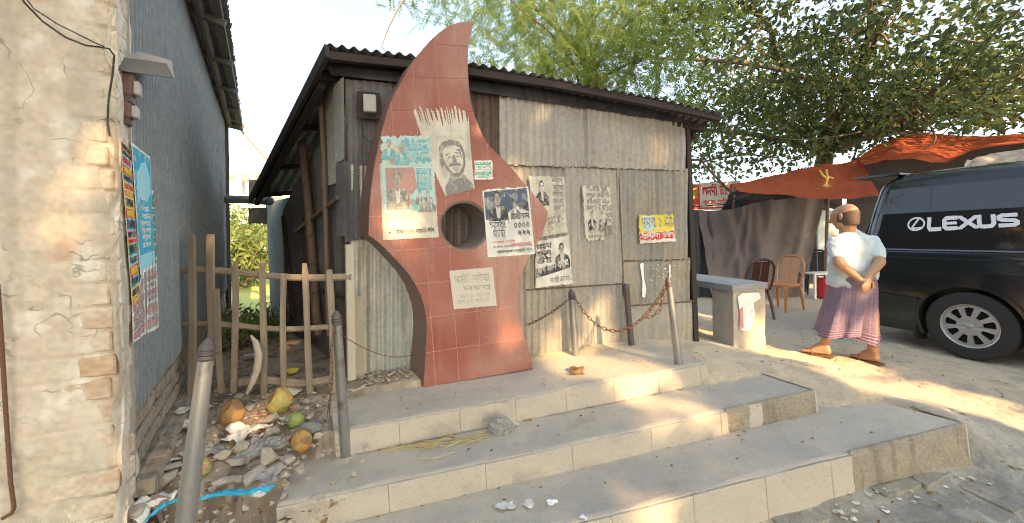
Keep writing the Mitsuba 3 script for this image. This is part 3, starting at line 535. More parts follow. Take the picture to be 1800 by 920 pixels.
# roof: sheets rising outward over the wall, on purlins and struts, seen from below
def roofpt(s, o): return C0 + SD * s + SN * o + np.array([0, 0, 3.10 - .30 * o - .006 * s])
roof = obj('roof_frame', cat_([bar(roofpt(-1.2, o), roofpt(5.0, o), .07, .06) for o in (-.04, .20)] + [tube([roofpt(-1.2, .11) - [0, 0, .05], roofpt(5, .07) - [0, 0, .05]], .035)]), 'mat_timber_mid', lb)
for k, s in enumerate(np.arange(-.9, 5.0, .82)): obj('rafter', bar(roofpt(s, -.1) - [0, 0, .05], roofpt(s, .25) - [0, 0, .05], .05, .06), 'mat_timber_mid', roof)
x, k = -1.2, 0
while x < 5.0:
    obj('roof_sheet', corrugated(roofpt(x, .29 - .014 * x) + [0, 0, .05 + .004 * (k % 2)], SD, roofpt(0, -2.2) - roofpt(0, .5), .78, 2.5, .076, .011, k + 40, .006), 'mat_tin_pale', lb, smooth=True); x += .75; k += 1
obj('fascia_beam', bar(roofpt(5.02, -.1) - [0, 0, .06], roofpt(5.02, .24) - [0, 0, .02], .07, .08), 'mat_timber_mid', lb)
obj('back_wall', corrugated(C0 + SD * 4.86 + [0, 0, .3], -SN, [0, 0, 1], 3.2, 3.0, .06, .008, 90), 'mat_tin_left', lb, smooth=True)
# things on the left building's wall
hd = thing('metal_hood', 'pale bent sheet-metal hood jutting out over the electric meters at the wall corner', 'hood')
Hp = lambda px, py: hit(px, py, C0 + SN * .05, SN)
A0 = at(192, 86, 1.60); A1 = at(303, 108, 1.60 + .22); 
h_t = [at(188, 100, 1.55), at(192, 82, 1.60), at(212, 78, 1.72), at(300, 108, 1.82), at(306, 139, 1.72), at(222, 128, 1.52)]
def slab(P, th):
    P = np.array(P); c = P.mean(0); n = unit(np.cross(P[1] - P[0], P[2] - P[1])); V = np.vstack([P - n * th / 2, P + n * th / 2]); return trimesh.convex.convex_hull(V)
ha, hb, hc_, hd_ = at(186, 98, 1.56), at(205, 80, 1.74), at(300, 108, 1.86), at(306, 136, 1.70); he = at(208, 128, 1.50)
obj('top_plate', slab([at(183, 97, 1.56), at(203, 79, 1.72), at(301, 107, 1.84), at(292, 112, 1.74)], .004), 'mat_hood', hd)
obj('side_plate', slab([at(183, 97, 1.555), at(292, 112, 1.735), at(304, 138, 1.73), at(222, 126, 1.56), at(196, 120, 1.54)], .004), 'mat_hood_shade', hd)
obj('end_plate', slab([at(292, 112, 1.74), at(301, 107, 1.84), at(306, 139, 1.74)], .004), 'mat_hood', hd)
for k, (y0, y1, x0, x1, lab) in enumerate(((122, 175, 200, 224, 'upper of two brown electric meter boxes under the pale hood'), (168, 214, 197, 220, 'lower of two brown electric meter boxes under the pale hood'))):
    c = at((x0 + x1) / 2, (y0 + y1) / 2, 1.60); hh = (y1 - y0) / FOC * 1.6
    mb = thing('meter_box', lab, 'electric meter'); obj('case', put(bevel_box(.07, .08, hh * .8, .008), frame(c, RD, -RN, [0, 0, 1])), 'mat_meter_box', mb); obj('cover', put(bevel_box(.055, .02, hh * .45, .005), frame(c + RN * .05 - [0, 0, hh * .1], RD, -RN, [0, 0, 1])), 'mat_grey_box', mb)
    obj('terminal_cover', put(bevel_box(.06, .05, hh * .25, .005), frame(c + RN * .012 - [0, 0, hh * .5], RD, -RN, [0, 0, 1])), 'mat_iron_dark', mb)
obj('conduit', tube([at(185, 100, 1.53), at(186, 150, 1.53), at(190, 215, 1.53)], .011, 10), 'mat_conduit', label='pale vertical conduit pipe below the metal hood at the wall corner', cat='pipe', smooth=40)
def hang(a, b, sag, n=24, r=.004): t = np.linspace(0, 1, n)[:, None]; P = np.array(a) * (1 - t) + np.array(b) * t; P[:, 2] -= (4 * sag * t * (1 - t))[:, 0]; return tube(P, r, 8)
obj('cable', tube([at(30, -14, 1.33), at(44, 6, 1.34), at(75, 38, 1.36), at(115, 66, 1.39), at(150, 80, 1.43), at(176, 83, 1.46), at(192, 86, 1.48), at(201, 98, 1.49), at(198, 130, 1.49), at(191, 175, 1.49), at(189, 215, 1.49), at(193, 240, 1.49)], .0032, 8), 'mat_cable', label='thick dark cable sagging from the top left to the meters, then down the pier', cat='cable', smooth=40)
obj('cable', tube([at(36, -14, 1.34), at(60, 16, 1.36), at(100, 42, 1.38), at(140, 62, 1.42), at(172, 78, 1.46), at(190, 84, 1.52)], .0022, 6), 'mat_cable', label='thin dark cable running just above the thick sagging cable at the top left', cat='cable', smooth=40)
# posters on the tin wall
def wall_sheet(px4, label, **k):
    o = C0 + SN * .026; return Sheet([hit(x, y, o, SN) for x, y in px4], SN, label, lift=.001, **k)
p = wall_sheet([(232, 545), (246, 528), (229, 262), (210, 242)], 'narrow strip poster of rainbow coloured bands of lettering, nearest the plastered pier')
p.put('paper', rough(0, 0, 1, 1, .01, 91), 'paper', 0); y = 0.0; r4 = random.Random(5); cols = ['magenta', 'yellow', 'cyan', 'red', 'blue_pale', 'green', 'orange', 'pink', 'blue', 'red', 'yellow']; k = 0
while y < .97:
    h = r4.uniform(.03, .075); c = cols[k % 11]; p.put('print', sbox(.04, y + .004, .97, min(y + h, .99)), c, 1); p.put('lettering', lines(WORDS, .08, y + h * .2, .92, y + h * .8, 1, k, .16), 'yellow' if c in ('red', 'magenta') else 'ink' if k % 3 else 'red', 2, FULL); y += h; k += 1
p = wall_sheet([(246, 484), (272, 468), (263, 276), (230, 250)], 'tall bright blue poster on the dark tin wall beside the rainbow strip')
p.put('paper', FULL, 'paper', 0); p.put('print', sbox(.04, .03, .97, .98), 'blue', 1); p.put('print', P2((.1, .55), (.3, .62), (.6, .58), (.9, .66), (.9, .8), (.7, .93), (.4, .88), (.15, .78)), 'blue_pale', 2); p.put('print', sbox(.04, .03, .97, .15), 'blue_pale', 2)
b = bust(.4, .72, .26); p.put('portrait', union_all([b['coat'], b['hair']]), 'paper_cyan', 3); p.put('portrait', b['face'], 'paper', 4)
p.put('lettering', union_all([fit(t, .25, .20 + k * .06, .75, .235 + k * .06, .14) for k, t in enumerate(('mA', 'lIg', 'deS', 'srA', 'bAx', 'sAm'))]), 'paper', 3)
for k, (q, lab) in enumerate(((((233, 605), (256, 588), (252, 472), (231, 540)), 'lower left pink lettered white notice under the blue poster'), (((257, 590), (279, 577), (275, 462), (256, 470)), 'lower right pink lettered white notice under the blue poster'), (((271, 462), (275, 458), (269, 335), (265, 335)), 'narrow white notice behind the right edge of the blue poster'))):
    p = wall_sheet(q, lab, name='notice', cat='notice'); p.put('paper', rough(0, 0, 1, 1, .02, 95 + k, 'b'), 'paper', 0); p.put('print', union_all([sbox(.05, y, .95, y + .1) for y in (.1, .3, .55, .78)]), 'pink', 1); p.put('lettering', lines(WORDS, .08, .06, .92, .94, 9, 97 + k, .13), 'ink_soft' if k < 2 else 'green', 2, FULL)

# ------------------------------------------------------------------ tin shed
shed = thing('tin_shed', 'dusty patched corrugated tin shed with a dark low roof behind the red monument', 'shed')
AT = math.radians(17); WU = np.array([math.cos(AT), math.sin(AT), 0]); WP = np.array([.165, 3.22, 0]); WNn = np.array([WU[1], -WU[0], 0])      # front wall, outward normal
def fw(px, py, off=0.0): return hit(px, py, WP + WNn * off, WNn)
def fsheet(x0, x1, yt0, yt1, yb0, yb1, mat, seed, off=0.0, pitch=.058, amp=.0066, wav=.014):
    """a wall sheet between pixel columns x0, x1 with its top and bottom edges given at both"""
    a, b, c, d = fw(x0, yb0, off), fw(x1, yb1, off), fw(x1, yt1, off), fw(x0, yt0, off); Wd = np.linalg.norm((b - a)[:2])
    nu, nv = int(Wd / pitch * 8), 14; s, t = np.meshgrid(np.linspace(0, 1, nu + 1), np.linspace(0, 1, nv + 1), indexing='ij')
    P = ((1 - s) * (1 - t))[..., None] * a + (s * (1 - t))[..., None] * b + (s * t)[..., None] * c + ((1 - s) * t)[..., None] * d
    dd = amp * np.sin(s * Wd / pitch * 2 * np.pi) + wav * 2 * (meshkit.fbm(np.stack([s * Wd * 2.2 + seed * 5, t * 2.4, s * 0], -1), 3, seed) - .5)
    P[..., 2] += (meshkit.noise(np.stack([s * Wd * 22, s * 0 + seed, s * 0], -1), seed) - .5) * .018 * (t < .02) - .004 * (t < .02)
    return obj('wall_sheet', grid_mesh(P + dd[..., None] * WNn), mat, shed, smooth=True)
fsheet(770, 900, 140, 168, 470, 466, 'mat_tin_rust', 1, -.02)
fsheet(878, 1040, 165, 190, 289, 294, 'mat_tin_dust', 2, .006); fsheet(1032, 1205, 188, 213, 293, 300, 'mat_tin_dust', 3, .012)
fsheet(872, 1000, 284, 290, 515, 505, 'mat_tin_dust', 4, -.008); fsheet(992, 1093, 288, 292, 509, 499, 'mat_tin_dust', 5, -.004); fsheet(1084, 1209, 292, 297, 458, 455, 'mat_tin_grey', 6, .004)
fsheet(1095, 1213, 458, 453, 538, 530, 'mat_tin_grey', 7, -.004, amp=.003); fsheet(860, 1008, 508, 501, 660, 640, 'mat_tin_dust', 8, -.016); fsheet(1000, 1106, 503, 497, 640, 628, 'mat_tin_dust', 9, -.012, amp=.006); fsheet(1104, 1222, 536, 527, 626, 610, 'mat_tin_dust', 10, -.010, amp=.003)
fsheet(616, 730, 290, 300, 672, 665, 'mat_tin_pale', 11, -.004); fsheet(720, 830, 130, 150, 660, 655, 'mat_tin_dark', 12, -.016); fsheet(606, 730, 140, 150, 300, 305, 'mat_tin_dark', 13, -.010); fsheet(622, 640, 520, 522, 672, 672, 'mat_timber_pale', 14, .012, amp=0, wav=.002)
bk = [fw(600, 690, -.05), fw(1224, 680, -.05), fw(1204, 205, -.05), fw(600, 130, -.05)]
obj('wall_backing', TM(bk, [[0, 1, 2], [0, 2, 3]]), 'mat_timber_dark', shed)
for x0, y0, x1, y1 in ((880, 289, 1206, 301), (925, 510, 1096, 499), (1097, 459, 1211, 456), (1087, 293, 1097, 520), (1104, 538, 1220, 530), (1105, 500, 1112, 628), (905, 168, 880, 172)): obj('batten', bar(fw(x0, y0, .004), fw(x1, y1, .004), .005, .013), 'mat_seam', shed)  # thin dark bars standing in for the shadow gaps at sheet seams
obj('corner_post', bar(fw(1206, 205, -.02), fw(1223, 630, -.02), .05, .05), 'mat_timber_dark', shed)
# right side wall (turns away from the camera)
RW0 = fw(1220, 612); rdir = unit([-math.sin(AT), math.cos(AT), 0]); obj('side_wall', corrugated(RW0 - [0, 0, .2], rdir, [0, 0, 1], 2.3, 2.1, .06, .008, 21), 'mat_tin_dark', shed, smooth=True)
# left side wall: receding, dark, patched
LC = fw(619, 664); LC[2] = 0; AL = math.radians(37); LD = np.array([-math.sin(AL), math.cos(AL), 0]); LN = -np.array([LD[1], -LD[0], 0]);  LN = np.array([-LD[1], LD[0], 0])
if LN[0] > 0: LN = -LN
def lw(px, py, off=0.0): return hit(px, py, LC + LN * off, LN)
LL = 3.1
def ltop(s): return 2.30 - .20 * s
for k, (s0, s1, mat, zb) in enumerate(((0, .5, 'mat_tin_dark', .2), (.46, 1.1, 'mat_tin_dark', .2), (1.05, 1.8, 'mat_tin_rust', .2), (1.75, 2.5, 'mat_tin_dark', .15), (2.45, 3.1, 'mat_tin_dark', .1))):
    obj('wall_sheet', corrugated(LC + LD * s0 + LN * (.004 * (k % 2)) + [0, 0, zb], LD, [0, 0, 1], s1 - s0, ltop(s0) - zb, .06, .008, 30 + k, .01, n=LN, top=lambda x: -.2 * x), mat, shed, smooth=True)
def lsheet(x0, x1, yt, yb, mat, seed, off, amp=.008):
    a, b = lw(x0, yb, off), lw(x1, yb, off); zt = lw((x0 + x1) / 2, yt, off)[2]; zb = lw((x0 + x1) / 2, yb, off)[2]; L = np.linalg.norm((b - a)[:2]); a[2] = zb
    return obj('wall_sheet', corrugated(a, (b - a) * [1, 1, 0], [0, 0, 1], L, zt - zb, .06, amp, seed, .015, n=LN), mat, shed, smooth=True)
lsheet(568, 594, 150, 325, 'mat_tin_pale', 51, .03); lsheet(590, 606, 142, 284, 'mat_tin_pale', 52, .04); lsheet(592, 610, 285, 415, 'mat_tin_dark', 53, .045); fsheet(606, 640, 285, 288, 425, 420, 'mat_tin_dark', 54, .012)
obj('post', bar(lw(614, 430, .06), lw(618, 668, .06), .05, .03), 'mat_timber_pale', shed)
for (x0, y0, x1, y1) in ((531, 250, 561, 590), (563, 160, 580, 590)):
    a, b = lw(x0, y0, .07), lw(x1, y1, .07); bp = obj('bamboo_post', tube([a + (b - a) * t + [.006 * math.sin(t * 5), 0, 0] for t in np.linspace(0, 1, 12)], .036 if x0 < 540 else .02, 10), 'mat_bamboo', shed, smooth=40)
    if x0 < 540:
        for t in np.linspace(.1, .95, 7): obj('joint_ring', tube([a + (b - a) * (t - .006), a + (b - a) * (t + .006)], .0395, 10), 'mat_bamboo_joint', bp)
obj('brace', bar(lw(520, 408, .05), lw(596, 348, .05), .04, .03), 'mat_bamboo', shed); obj('brace', bar(lw(545, 503, .04), lw(612, 525, .04), .03, .02), 'mat_timber_dark', shed); obj('brace', bar(lw(498, 380, .05), lw(515, 560, .05), .05, .03), 'mat_timber_dark', shed)
# roof: front edge follows the photographed sag
E = [(575, 77, .20), (650, 87, .10), (727, 96, .08), (825, 109, .08), (980, 133, .14), (1100, 157, .18), (1200, 178, .22), (1270, 194, .25)]
edge = [hit(x, y, WP + WNn * o, WNn) for x, y, o in E]
edge = np.array(edge); far = at(440, 345, 5.15); slope = far - edge[0]
from scipy.interpolate import interp1d
ss = np.concatenate([[0], np.cumsum(np.linalg.norm(np.diff(edge, axis=0), axis=1))]); ef = interp1d(ss, edge, axis=0)
def back(s): t = s / ss[-1]; return (1 - t) * slope + t * np.array([-.75, 2.6, -.55])
x, k = 0.0, 0
while x < ss[-1] - .02:
    w = min(.80, ss[-1] - x); nu = int(w / .076 * 8); s, t = np.meshgrid(np.linspace(x, x + w, nu), np.linspace(0, 1, 16), indexing='ij')
    P = ef(s) + t[..., None] * np.array([back(q) for q in s[:, 0]])[:, None, :]; P[..., 2] += .012 * np.sin(s / .076 * 2 * np.pi) + .003 * (k % 2) + .01 * (meshkit.fbm(np.stack([s * 3, t * 4, s * 0], -1), 3, 71) - .5) - .04 * (1 - t) ** 6 * meshkit.noise(np.stack([s * 2, s * 0, s * 0], -1), 3)
    obj('roof_sheet', grid_mesh(P), 'mat_tin_dark', shed, smooth=True); x += .76; k += 1
for t in (.015, .09, .35, .65, .95):
    obj('purlin', cat_([bar(ef(a) + t * back(a) - [0, 0, .05], ef(b) + t * back(b) - [0, 0, .05], .05, .055, over=.01) for a, b in zip(ss[:-1], ss[1:])]), 'mat_timber_dark', shed)
for s in np.linspace(.05, ss[-1] - .05, 7): obj('rafter', bar(ef(s) + .10 * back(s) - [0, 0, .09], ef(s) + 1.0 * back(s) - [0, 0, .1], .05, .06), 'mat_timber_dark', shed)
obj('barge_board', bar(edge[0] - [0.0, 0, .045], edge[0] + slope - [0, 0, .045], .03, .09), 'mat_timber_dark', shed)
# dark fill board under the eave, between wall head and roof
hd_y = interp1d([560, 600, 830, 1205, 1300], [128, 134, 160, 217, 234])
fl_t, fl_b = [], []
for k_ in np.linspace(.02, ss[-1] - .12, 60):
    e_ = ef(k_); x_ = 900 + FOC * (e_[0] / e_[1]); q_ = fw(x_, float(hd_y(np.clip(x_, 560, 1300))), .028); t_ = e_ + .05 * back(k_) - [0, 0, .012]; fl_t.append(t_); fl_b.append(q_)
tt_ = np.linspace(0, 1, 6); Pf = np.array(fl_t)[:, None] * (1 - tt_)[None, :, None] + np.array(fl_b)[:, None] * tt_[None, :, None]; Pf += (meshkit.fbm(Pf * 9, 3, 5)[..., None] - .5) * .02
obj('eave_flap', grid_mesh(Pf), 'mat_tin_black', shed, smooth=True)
eb = thing('electric_box', 'small grey switch box on a board high on the shed wall left of the monument', 'switch box')
obj('back_board', put(bevel_box(.15, .012, .19, .003), frame(fw(648, 186, .035), WU, -WNn, [0, 0, 1])), 'mat_timber_dark', eb); obj('case', put(bevel_box(.085, .05, .12, .006), frame(fw(650, 183, .065), WU, -WNn, [0, 0, 1])), 'mat_grey_box', eb)
obj('cable', tube([fw(x, y, .03) for x, y in ((640, 205), (636, 225), (640, 243), (652, 250), (664, 240), (668, 225), (660, 212))], .004, 8), 'mat_cable', label='dark looped cable hanging below the small grey switch box', cat='cable', smooth=40)
# posters on the shed
def shed_sheet(px4, label, off=.018, **k): return Sheet([fw(x, y, off) for x, y in px4], WNn, label, lift=.001, curl=lambda uv: .0035 * np.sin(uv[:, 0] * 26) + (meshkit.fbm(np.stack([uv[:, 0] * 4, uv[:, 1] * 5, uv[:, 0] * 0], -1), 2, 3) - .5) * .012, **k)
p = shed_sheet([(938, 421), (997, 409), (993, 310), (929, 309)], 'weathered black and white poster of a face and print, upper one beside the monument'); sh = rough(0, 0, 1, 1, .012, 101)
p.put('paper', sh, 'paper_old', 0); b = bust(.33, .72, .42); p.put('portrait', union_all([b['hair'], b['coat']]), 'ink', 2, sh); p.put('portrait', b['face'], 'paper', 3, sh); p.put('portrait', b['marks'], 'ink', 4, sh); p.put('lettering', lines(WORDS, .62, .4, .95, .95, 5, 8, .2), 'ink_soft', 2, sh); p.put('print', rough(.4, .08, .95, .4, .08, 33), 'ink_soft', 1, sh); p.put('lettering', lines(WORDS, .3, .04, .95, .36, 4, 9, .18), 'paper_old', 3, sh); p.put('worn_patch', flecks(90, 35, .01, .04), 'glue', 6, sh)
p = shed_sheet([(941, 508), (1007, 499), (1000, 413), (940, 424)], 'black and white poster with a slanting banner of lettering, lower one beside the monument'); sh = rough(0, 0, 1, 1, .012, 103)
p.put('paper', sh, 'paper', 0); b = bust(.75, .62, .5); p.put('portrait', union_all([b['hair'], b['coat']]), 'ink', 2, sh); p.put('portrait', b['face'], 'face_tone', 3, sh); p.put('portrait', b['marks'], 'ink', 4, sh); p.put('lettering', lines(WORDS, .05, .5, .5, .9, 3, 10, .2), 'ink', 2, sh); p.put('print', P2((.02, .22), (.95, .34), (.97, .52), (.04, .42)), 'ink', 5, sh); p.put('lettering', affinity.skew(fit('aAj men bASr', .06, .28, .92, .4, .14), 0, 7, origin=(0, .3)), 'paper', 6, sh); p.put('lettering', fit('sbAI mnrA', .4, .08, .95, .17, .14), 'ink', 2, sh); p.put('worn_patch', flecks(60, 36, .01, .03), 'glue', 7, sh)
p = shed_sheet([(1028, 425), (1076, 424), (1073, 325), (1022, 326)], 'patchy torn black and white poster alone in the middle of the shed wall'); sh = rough(0, 0, 1, 1, .03, 105).difference(sbox(.72, .0, 1.0, .28))
p.put('paper', sh, 'paper_old', 0); p.put('lettering', lines(WORDS, .1, .55, .95, .96, 4, 11, .26), 'ink_soft', 2, sh)
for cx in (.3, .66): b = bust(cx, .38, .36); p.put('portrait', union_all([b['hair'], b['coat']]), 'ink', 3, sh); p.put('portrait', b['face'], 'face_tone', 4, sh)
p.put('lettering', lines(WORDS, .1, .05, .9, .2, 2, 12, .2), 'ink_soft', 2, sh); p.put('worn_patch', flecks(110, 37, .01, .05), 'glue', 6, sh); p.put('lettering', lines(WORDS, .75, .1, 1.05, .6, 5, 13, .2), 'ink_soft', 2)
p = shed_sheet([(1124, 430), (1188, 425), (1183, 376), (1121, 378)], 'small yellow and red poster at the right of the shed wall', off=.024); sh = rough(0, 0, 1, 1, .02, 107)
p.put('paper', sh, 'paper', 0); p.put('print', sbox(0, .4, 1, 1), 'yellow', 1, sh); p.put('print', rough(0, .1, 1, .4, .03, 108), 'red', 1, sh); p.put('print', sbox(.12, .44, .40, .95), 'paper_cyan', 2, sh); p.put('lettering', fit('snAr 2 mAI', .08, .55, .95, .86, .16), 'ink_soft', 3, sh); p.put('lettering', fit('baxlA deS', .06, .17, .95, .33, .14), 'paper', 3, sh); p.put('worn_patch', flecks(40, 39, .01, .04), 'paper', 5, sh)
# white splashes on the lower blue-grey patch
p = Sheet([fw(1115, 530, .006), fw(1205, 524, .006), fw(1205, 458, .006), fw(1115, 461, .006)], WNn, 'streaks of white paint on the blue-grey patch of the shed wall', cat='paint', name='paint_streak', lift=.002)
p.put('splash', union_all([P2((.1, .95), (.17, .98), (.18, .6), (.22, .3), (.2, .08), (.14, .1), (.15, .5)), flecks(26, 5, .006, .03, .3, .5, .9, .95), P2((.66, .9), (.7, .9), (.69, .5), (.67, .5))]), 'white', 0)

# ------------------------------------------------------------------ fence in the alley
fence = thing('picket_fence', 'rough wooden picket fence closing the littered alley between the two tin buildings', 'fence')
FA, FB = np.array([-2.16, 2.56, 0]), np.array([-1.04, 2.62, 0]); FDv = unit(FB - FA); FNm = np.array([FDv[1], -FDv[0], 0])
def fp(px, py, off=0.0): return hit(px, py, FA + FNm * off, FNm)
for k, (x0, y0, x1, y1, w) in enumerate(((338, 413, 337, 705, 13), (371, 412, 372, 640, 14), (379, 508, 390, 690, 10), (413, 460, 412, 690, 10), (462, 463, 463, 705, 11), (499, 481, 498, 694, 10), (534, 463, 547, 702, 11), (579, 474, 587, 690, 12))):
    a, b = fp(x1, y1, .03), fp(x0, y0, .03); b[2] += 0; ww = w / FOC * 2.58 * .9; up = unit(b - a); xs = np.cross(up, FNm); L = np.linalg.norm(b - a); tip = .05 if k == 6 else .01
    n = 14; P = []
    for i, t in enumerate(np.linspace(0, 1, n)):
        c = a + (b - a) * t + xs * .005 * math.sin(t * 4 + k * 1.7); h = ww / 2 * (.88 + .05 * math.sin(t * 9 + k)) * (1 if t < .97 else (.55 if k in (6, 3) else .9))
        P.append([c - xs * h - FNm * .011, c + xs * h - FNm * .011, c + xs * h * .92 + FNm * .011, c - xs * h * .92 + FNm * .011])
    Vv = np.array(P).reshape(-1, 3); Fc = []
    for i in range(n - 1):
        for j in range(4): A, B = i * 4 + j, i * 4 + (j + 1) % 4; Fc += [[A, B, B + 4], [A, B + 4, A + 4]]
    Fc += [[0, 2, 1], [0, 3, 2], [4 * n - 4, 4 * n - 3, 4 * n - 2], [4 * n - 4, 4 * n - 2, 4 * n - 1]]
    obj('picket', TM(Vv, Fc), 'mat_wood', fence)
for a, b, w in ((fp(290, 475), fp(618, 489), .045), (fp(306, 571), fp(580, 577), .036), (fp(423, 673), fp(582, 669), .05)): obj('rail', tube([a + (b - a) * t + [0, 0, .012 * math.sin(t * 7)] for t in np.linspace(0, 1, 14)], w / 2, 7), 'mat_wood', fence, smooth=40)
obj('palm_stalk', tube([fp(x, y, .12) for x, y in ((441, 590), (450, 603), (455, 625), (452, 650), (444, 672), (434, 692))], [.006, .018, .022, .022, .018, .01], 8), 'mat_timber_pale', label='pale bent dry palm stalk leaning on the picket fence', cat='palm stalk', smooth=50)

# ------------------------------------------------------------------ bollard posts and chains
def bollard(base, top, r0_, r1, label, finial=True, rings=True, mat='mat_steel'):
    t = thing('bollard', label, 'bollard', None); base, top = np.array(base), np.array(top); a = unit(top - base); L = np.linalg.norm(top - base); hx = unit(np.cross([0, 1, 0], a)); Mx = frame(base, hx, np.cross(a, hx), a); k = r1 / .034
    obj('post', put(lathe([(0, -.15), (r0_, -.15), (r0_, 0), (r0_ * .8 + r1 * .2, L * .3), (r1, L - .118 * k), (0, L - .118 * k)], 28), Mx), mat, t, smooth=40)
    if finial: obj('finial', put(lathe([(0, L - .118 * k), (r1 * 1.06, L - .118 * k), (r1 * 1.2, L - .108 * k), (r1 * 1.06, L - .100 * k), (r1 * 1.04, L - .094 * k), (r1 * 1.2, L - .088 * k), (r1 * 1.2, L - .080 * k), (r1 * 1.04, L - .074 * k), (r1 * 1.02, L - .068 * k), (r1 * 1.16, L - .062 * k), (r1 * 1.1, L - .052 * k), (r1 * .62, L - .02 * k), (r1 * .2, L - .004 * k), (0, L)], 28), Mx), 'mat_iron_dark', t, smooth=35)
    return t
bollard(at(318, 985, 1.30), at(367, 592, 1.36), .030, .0225, 'leaning grey steel bollard with dark ringed pointed cap, nearest the camera at lower left')
bollard(tier_pt(605, 757, T1), at(591, 545, 2.02), .0255, .0215, 'grey steel bollard at the front left corner of the top step, beside the fence')
bollard(tier_pt(1193, 640, T1), at(1174, 487, 2.80), .026, .020, 'slim grey steel bollard rightmost on the top step, holding the end of the rusty chain')
pm = fw(1012, 628, .10); pm2 = pm + (at(1004, 508, pm[1]) - pm); bollard(pm, at(1004, 508, pm[1]), .030, .024, 'pale steel bollard in front of the shed wall, nearest the red monument on its right')
pn = fw(1112, 626, .09); bollard(pn, at(1099, 498, pn[1]), .026, .022, 'weathered dark bollard against the shed wall between the two chained ones', mat='mat_iron_dark')
def chain(pts, label, pitch=.034, r=.0031, wl=.010):
    t = thing('chain', label, 'chain'); P = np.array(pts, float); d = np.concatenate([[0], np.cumsum(np.linalg.norm(np.diff(P, axis=0), axis=1))]); f = interp1d(d, P, axis=0); n = int(d[-1] / pitch)
    th = np.linspace(0, 2 * np.pi, 13)[:-1]
    for i in range(n):
        c = f((i + .5) * pitch); a = unit(f(min((i + 1) * pitch, d[-1])) - f(i * pitch)); q = unit(np.cross(a, [.3, .5, 1])); q = q if i % 2 else np.cross(a, q)
        loop = [c + a * (math.cos(x) * .010 + math.copysign(.011, math.cos(x))) + q * math.sin(x) * wl for x in th]
        Pn = np.array(loop + loop[:2]); obj('link', tube(Pn, r, 6, caps=False), 'mat_rust', t, smooth=True)
def cat_pts(a, b, sag, n=30): t = np.linspace(0, 1, n)[:, None]; P = np.array(a) * (1 - t) + np.array(b) * t; P[:, 2] -= (4 * sag * t * (1 - t))[:, 0]; return P
ca, cb = at(1008, 520, pm[1] - .03), at(1172, 500, 2.80)
cm = at(1085, 582, (ca[1] + cb[1]) / 2 - .06)
tq = np.linspace(0, 1, 40)[:, None]; bez = (1 - tq) ** 2 * ca + 2 * tq * (1 - tq) * (2 * cm - (ca + cb) / 2) + tq ** 2 * cb
chain(bez, 'rusty iron chain sagging between two bollards in front of the shed wall')
chain([tier_pt(1160, 520, T1) * 0 + at(1168, 512, 2.79), at(1160, 545, 2.80), at(1148, 556, 2.80), at(1128, 560, 2.81)], 'short loose end of rusty chain doubled beside the rightmost bollard', pitch=.034)
chain([at(588, 575, 2.0), at(582, 620, 2.0), at(584, 660, 2.02), at(580, 705, 2.05), at(576, 740, 2.06)], 'thin rusty chain hanging down behind the bollard beside the fence', pitch=.03, r=.0019, wl=.0065)
chain(cat_pts(fw(925, 572, .08), at(1000, 526, pm[1] - .02), .02), 'fine rusty chain rising from behind the monument to the pale bollard', pitch=.028, r=.0028, wl=.008)
obj('wire', cat_([hang(at(600, 588, 2.02), fw(730, 622, .05), .06, r=.0022)]), 'mat_rust', label='thin rusty wire slung from the left bollard to behind the monument', cat='wire')

# ------------------------------------------------------------------ concrete bench beside the shed
bench = thing('concrete_bench', 'concrete bench slab on a thick pedestal with peeling white patch, beside the shed corner', 'bench')
zb = .17; bc, br_, bl_ = hit(1290, 625, (0, 0, zb), (0, 0, 1)), hit(1346, 614, (0, 0, zb), (0, 0, 1)), hit(1253, 612, (0, 0, zb), (0, 0, 1)); bt = at(1290, 513, bc[1])[2]
er, el = br_ - bc, bl_ - bc
def quadbox(o, a, b, z0, z1, bev=.006):
    c = o + a / 2 + b / 2; x, y = unit(a), unit(b); P = []
    for s in (0, 1):
        for t in (0, 1):
            for z in (z0, z1): 
                q = o + a * s + b * t; q = q * [1, 1, 0] + [0, 0, z]
                for e in ((x * (1 - 2 * s) * bev), (y * (1 - 2 * t) * bev), np.array([0, 0, bev if z == z0 else -bev])): P.append(q + e)
    return trimesh.convex.convex_hull(np.array(P))
def lump(m, amp, k, size=.03):
    v, f = trimesh.remesh.subdivide_to_size(m.vertices, m.faces, size); m2 = trimesh.Trimesh(v, f, process=True); n_ = m2.vertex_normals; m2.vertices = m2.vertices + n_ * ((meshkit.fbm(m2.vertices * 9, 3, k) - .5) * amp)[:, None]; return m2
obj('pedestal', lump(quadbox(bc, er, el * 1.0, -.15, bt - .002), .014, 4), 'mat_step', bench, smooth=40)
obj('slab', lump(quadbox(bc - er * .05 - el * .06, er * 1.1, unit(el) * 1.75, bt, bt + .06), .008, 5), 'mat_grey_slab', bench, smooth=40)
lg = bc + unit(el) * 1.3 + er * .5; obj('leg', put(bevel_box(.09, .09, .8), frame(lg * [1, 1, 0] + [0, 0, bt - .402], [1, 0, 0], [0, 1, 0])), 'mat_wood', bench)
bn = unit(np.cross(er, [0, 0, 1])); bn = bn if bn[1] < 0 else -bn
def bs(u, v): return bc + er * u + bn * .012 + np.array([0, 0, zb * 0 + (v - 1) * (bt - bc[2]) + bt - bc[2]])
p = Sheet([bs(.05, .32), bs(.95, .32), bs(.95, .98), bs(.05, .98)], bn, 'peeling white poster remains with a pink strip on the bench pedestal', lift=.002)
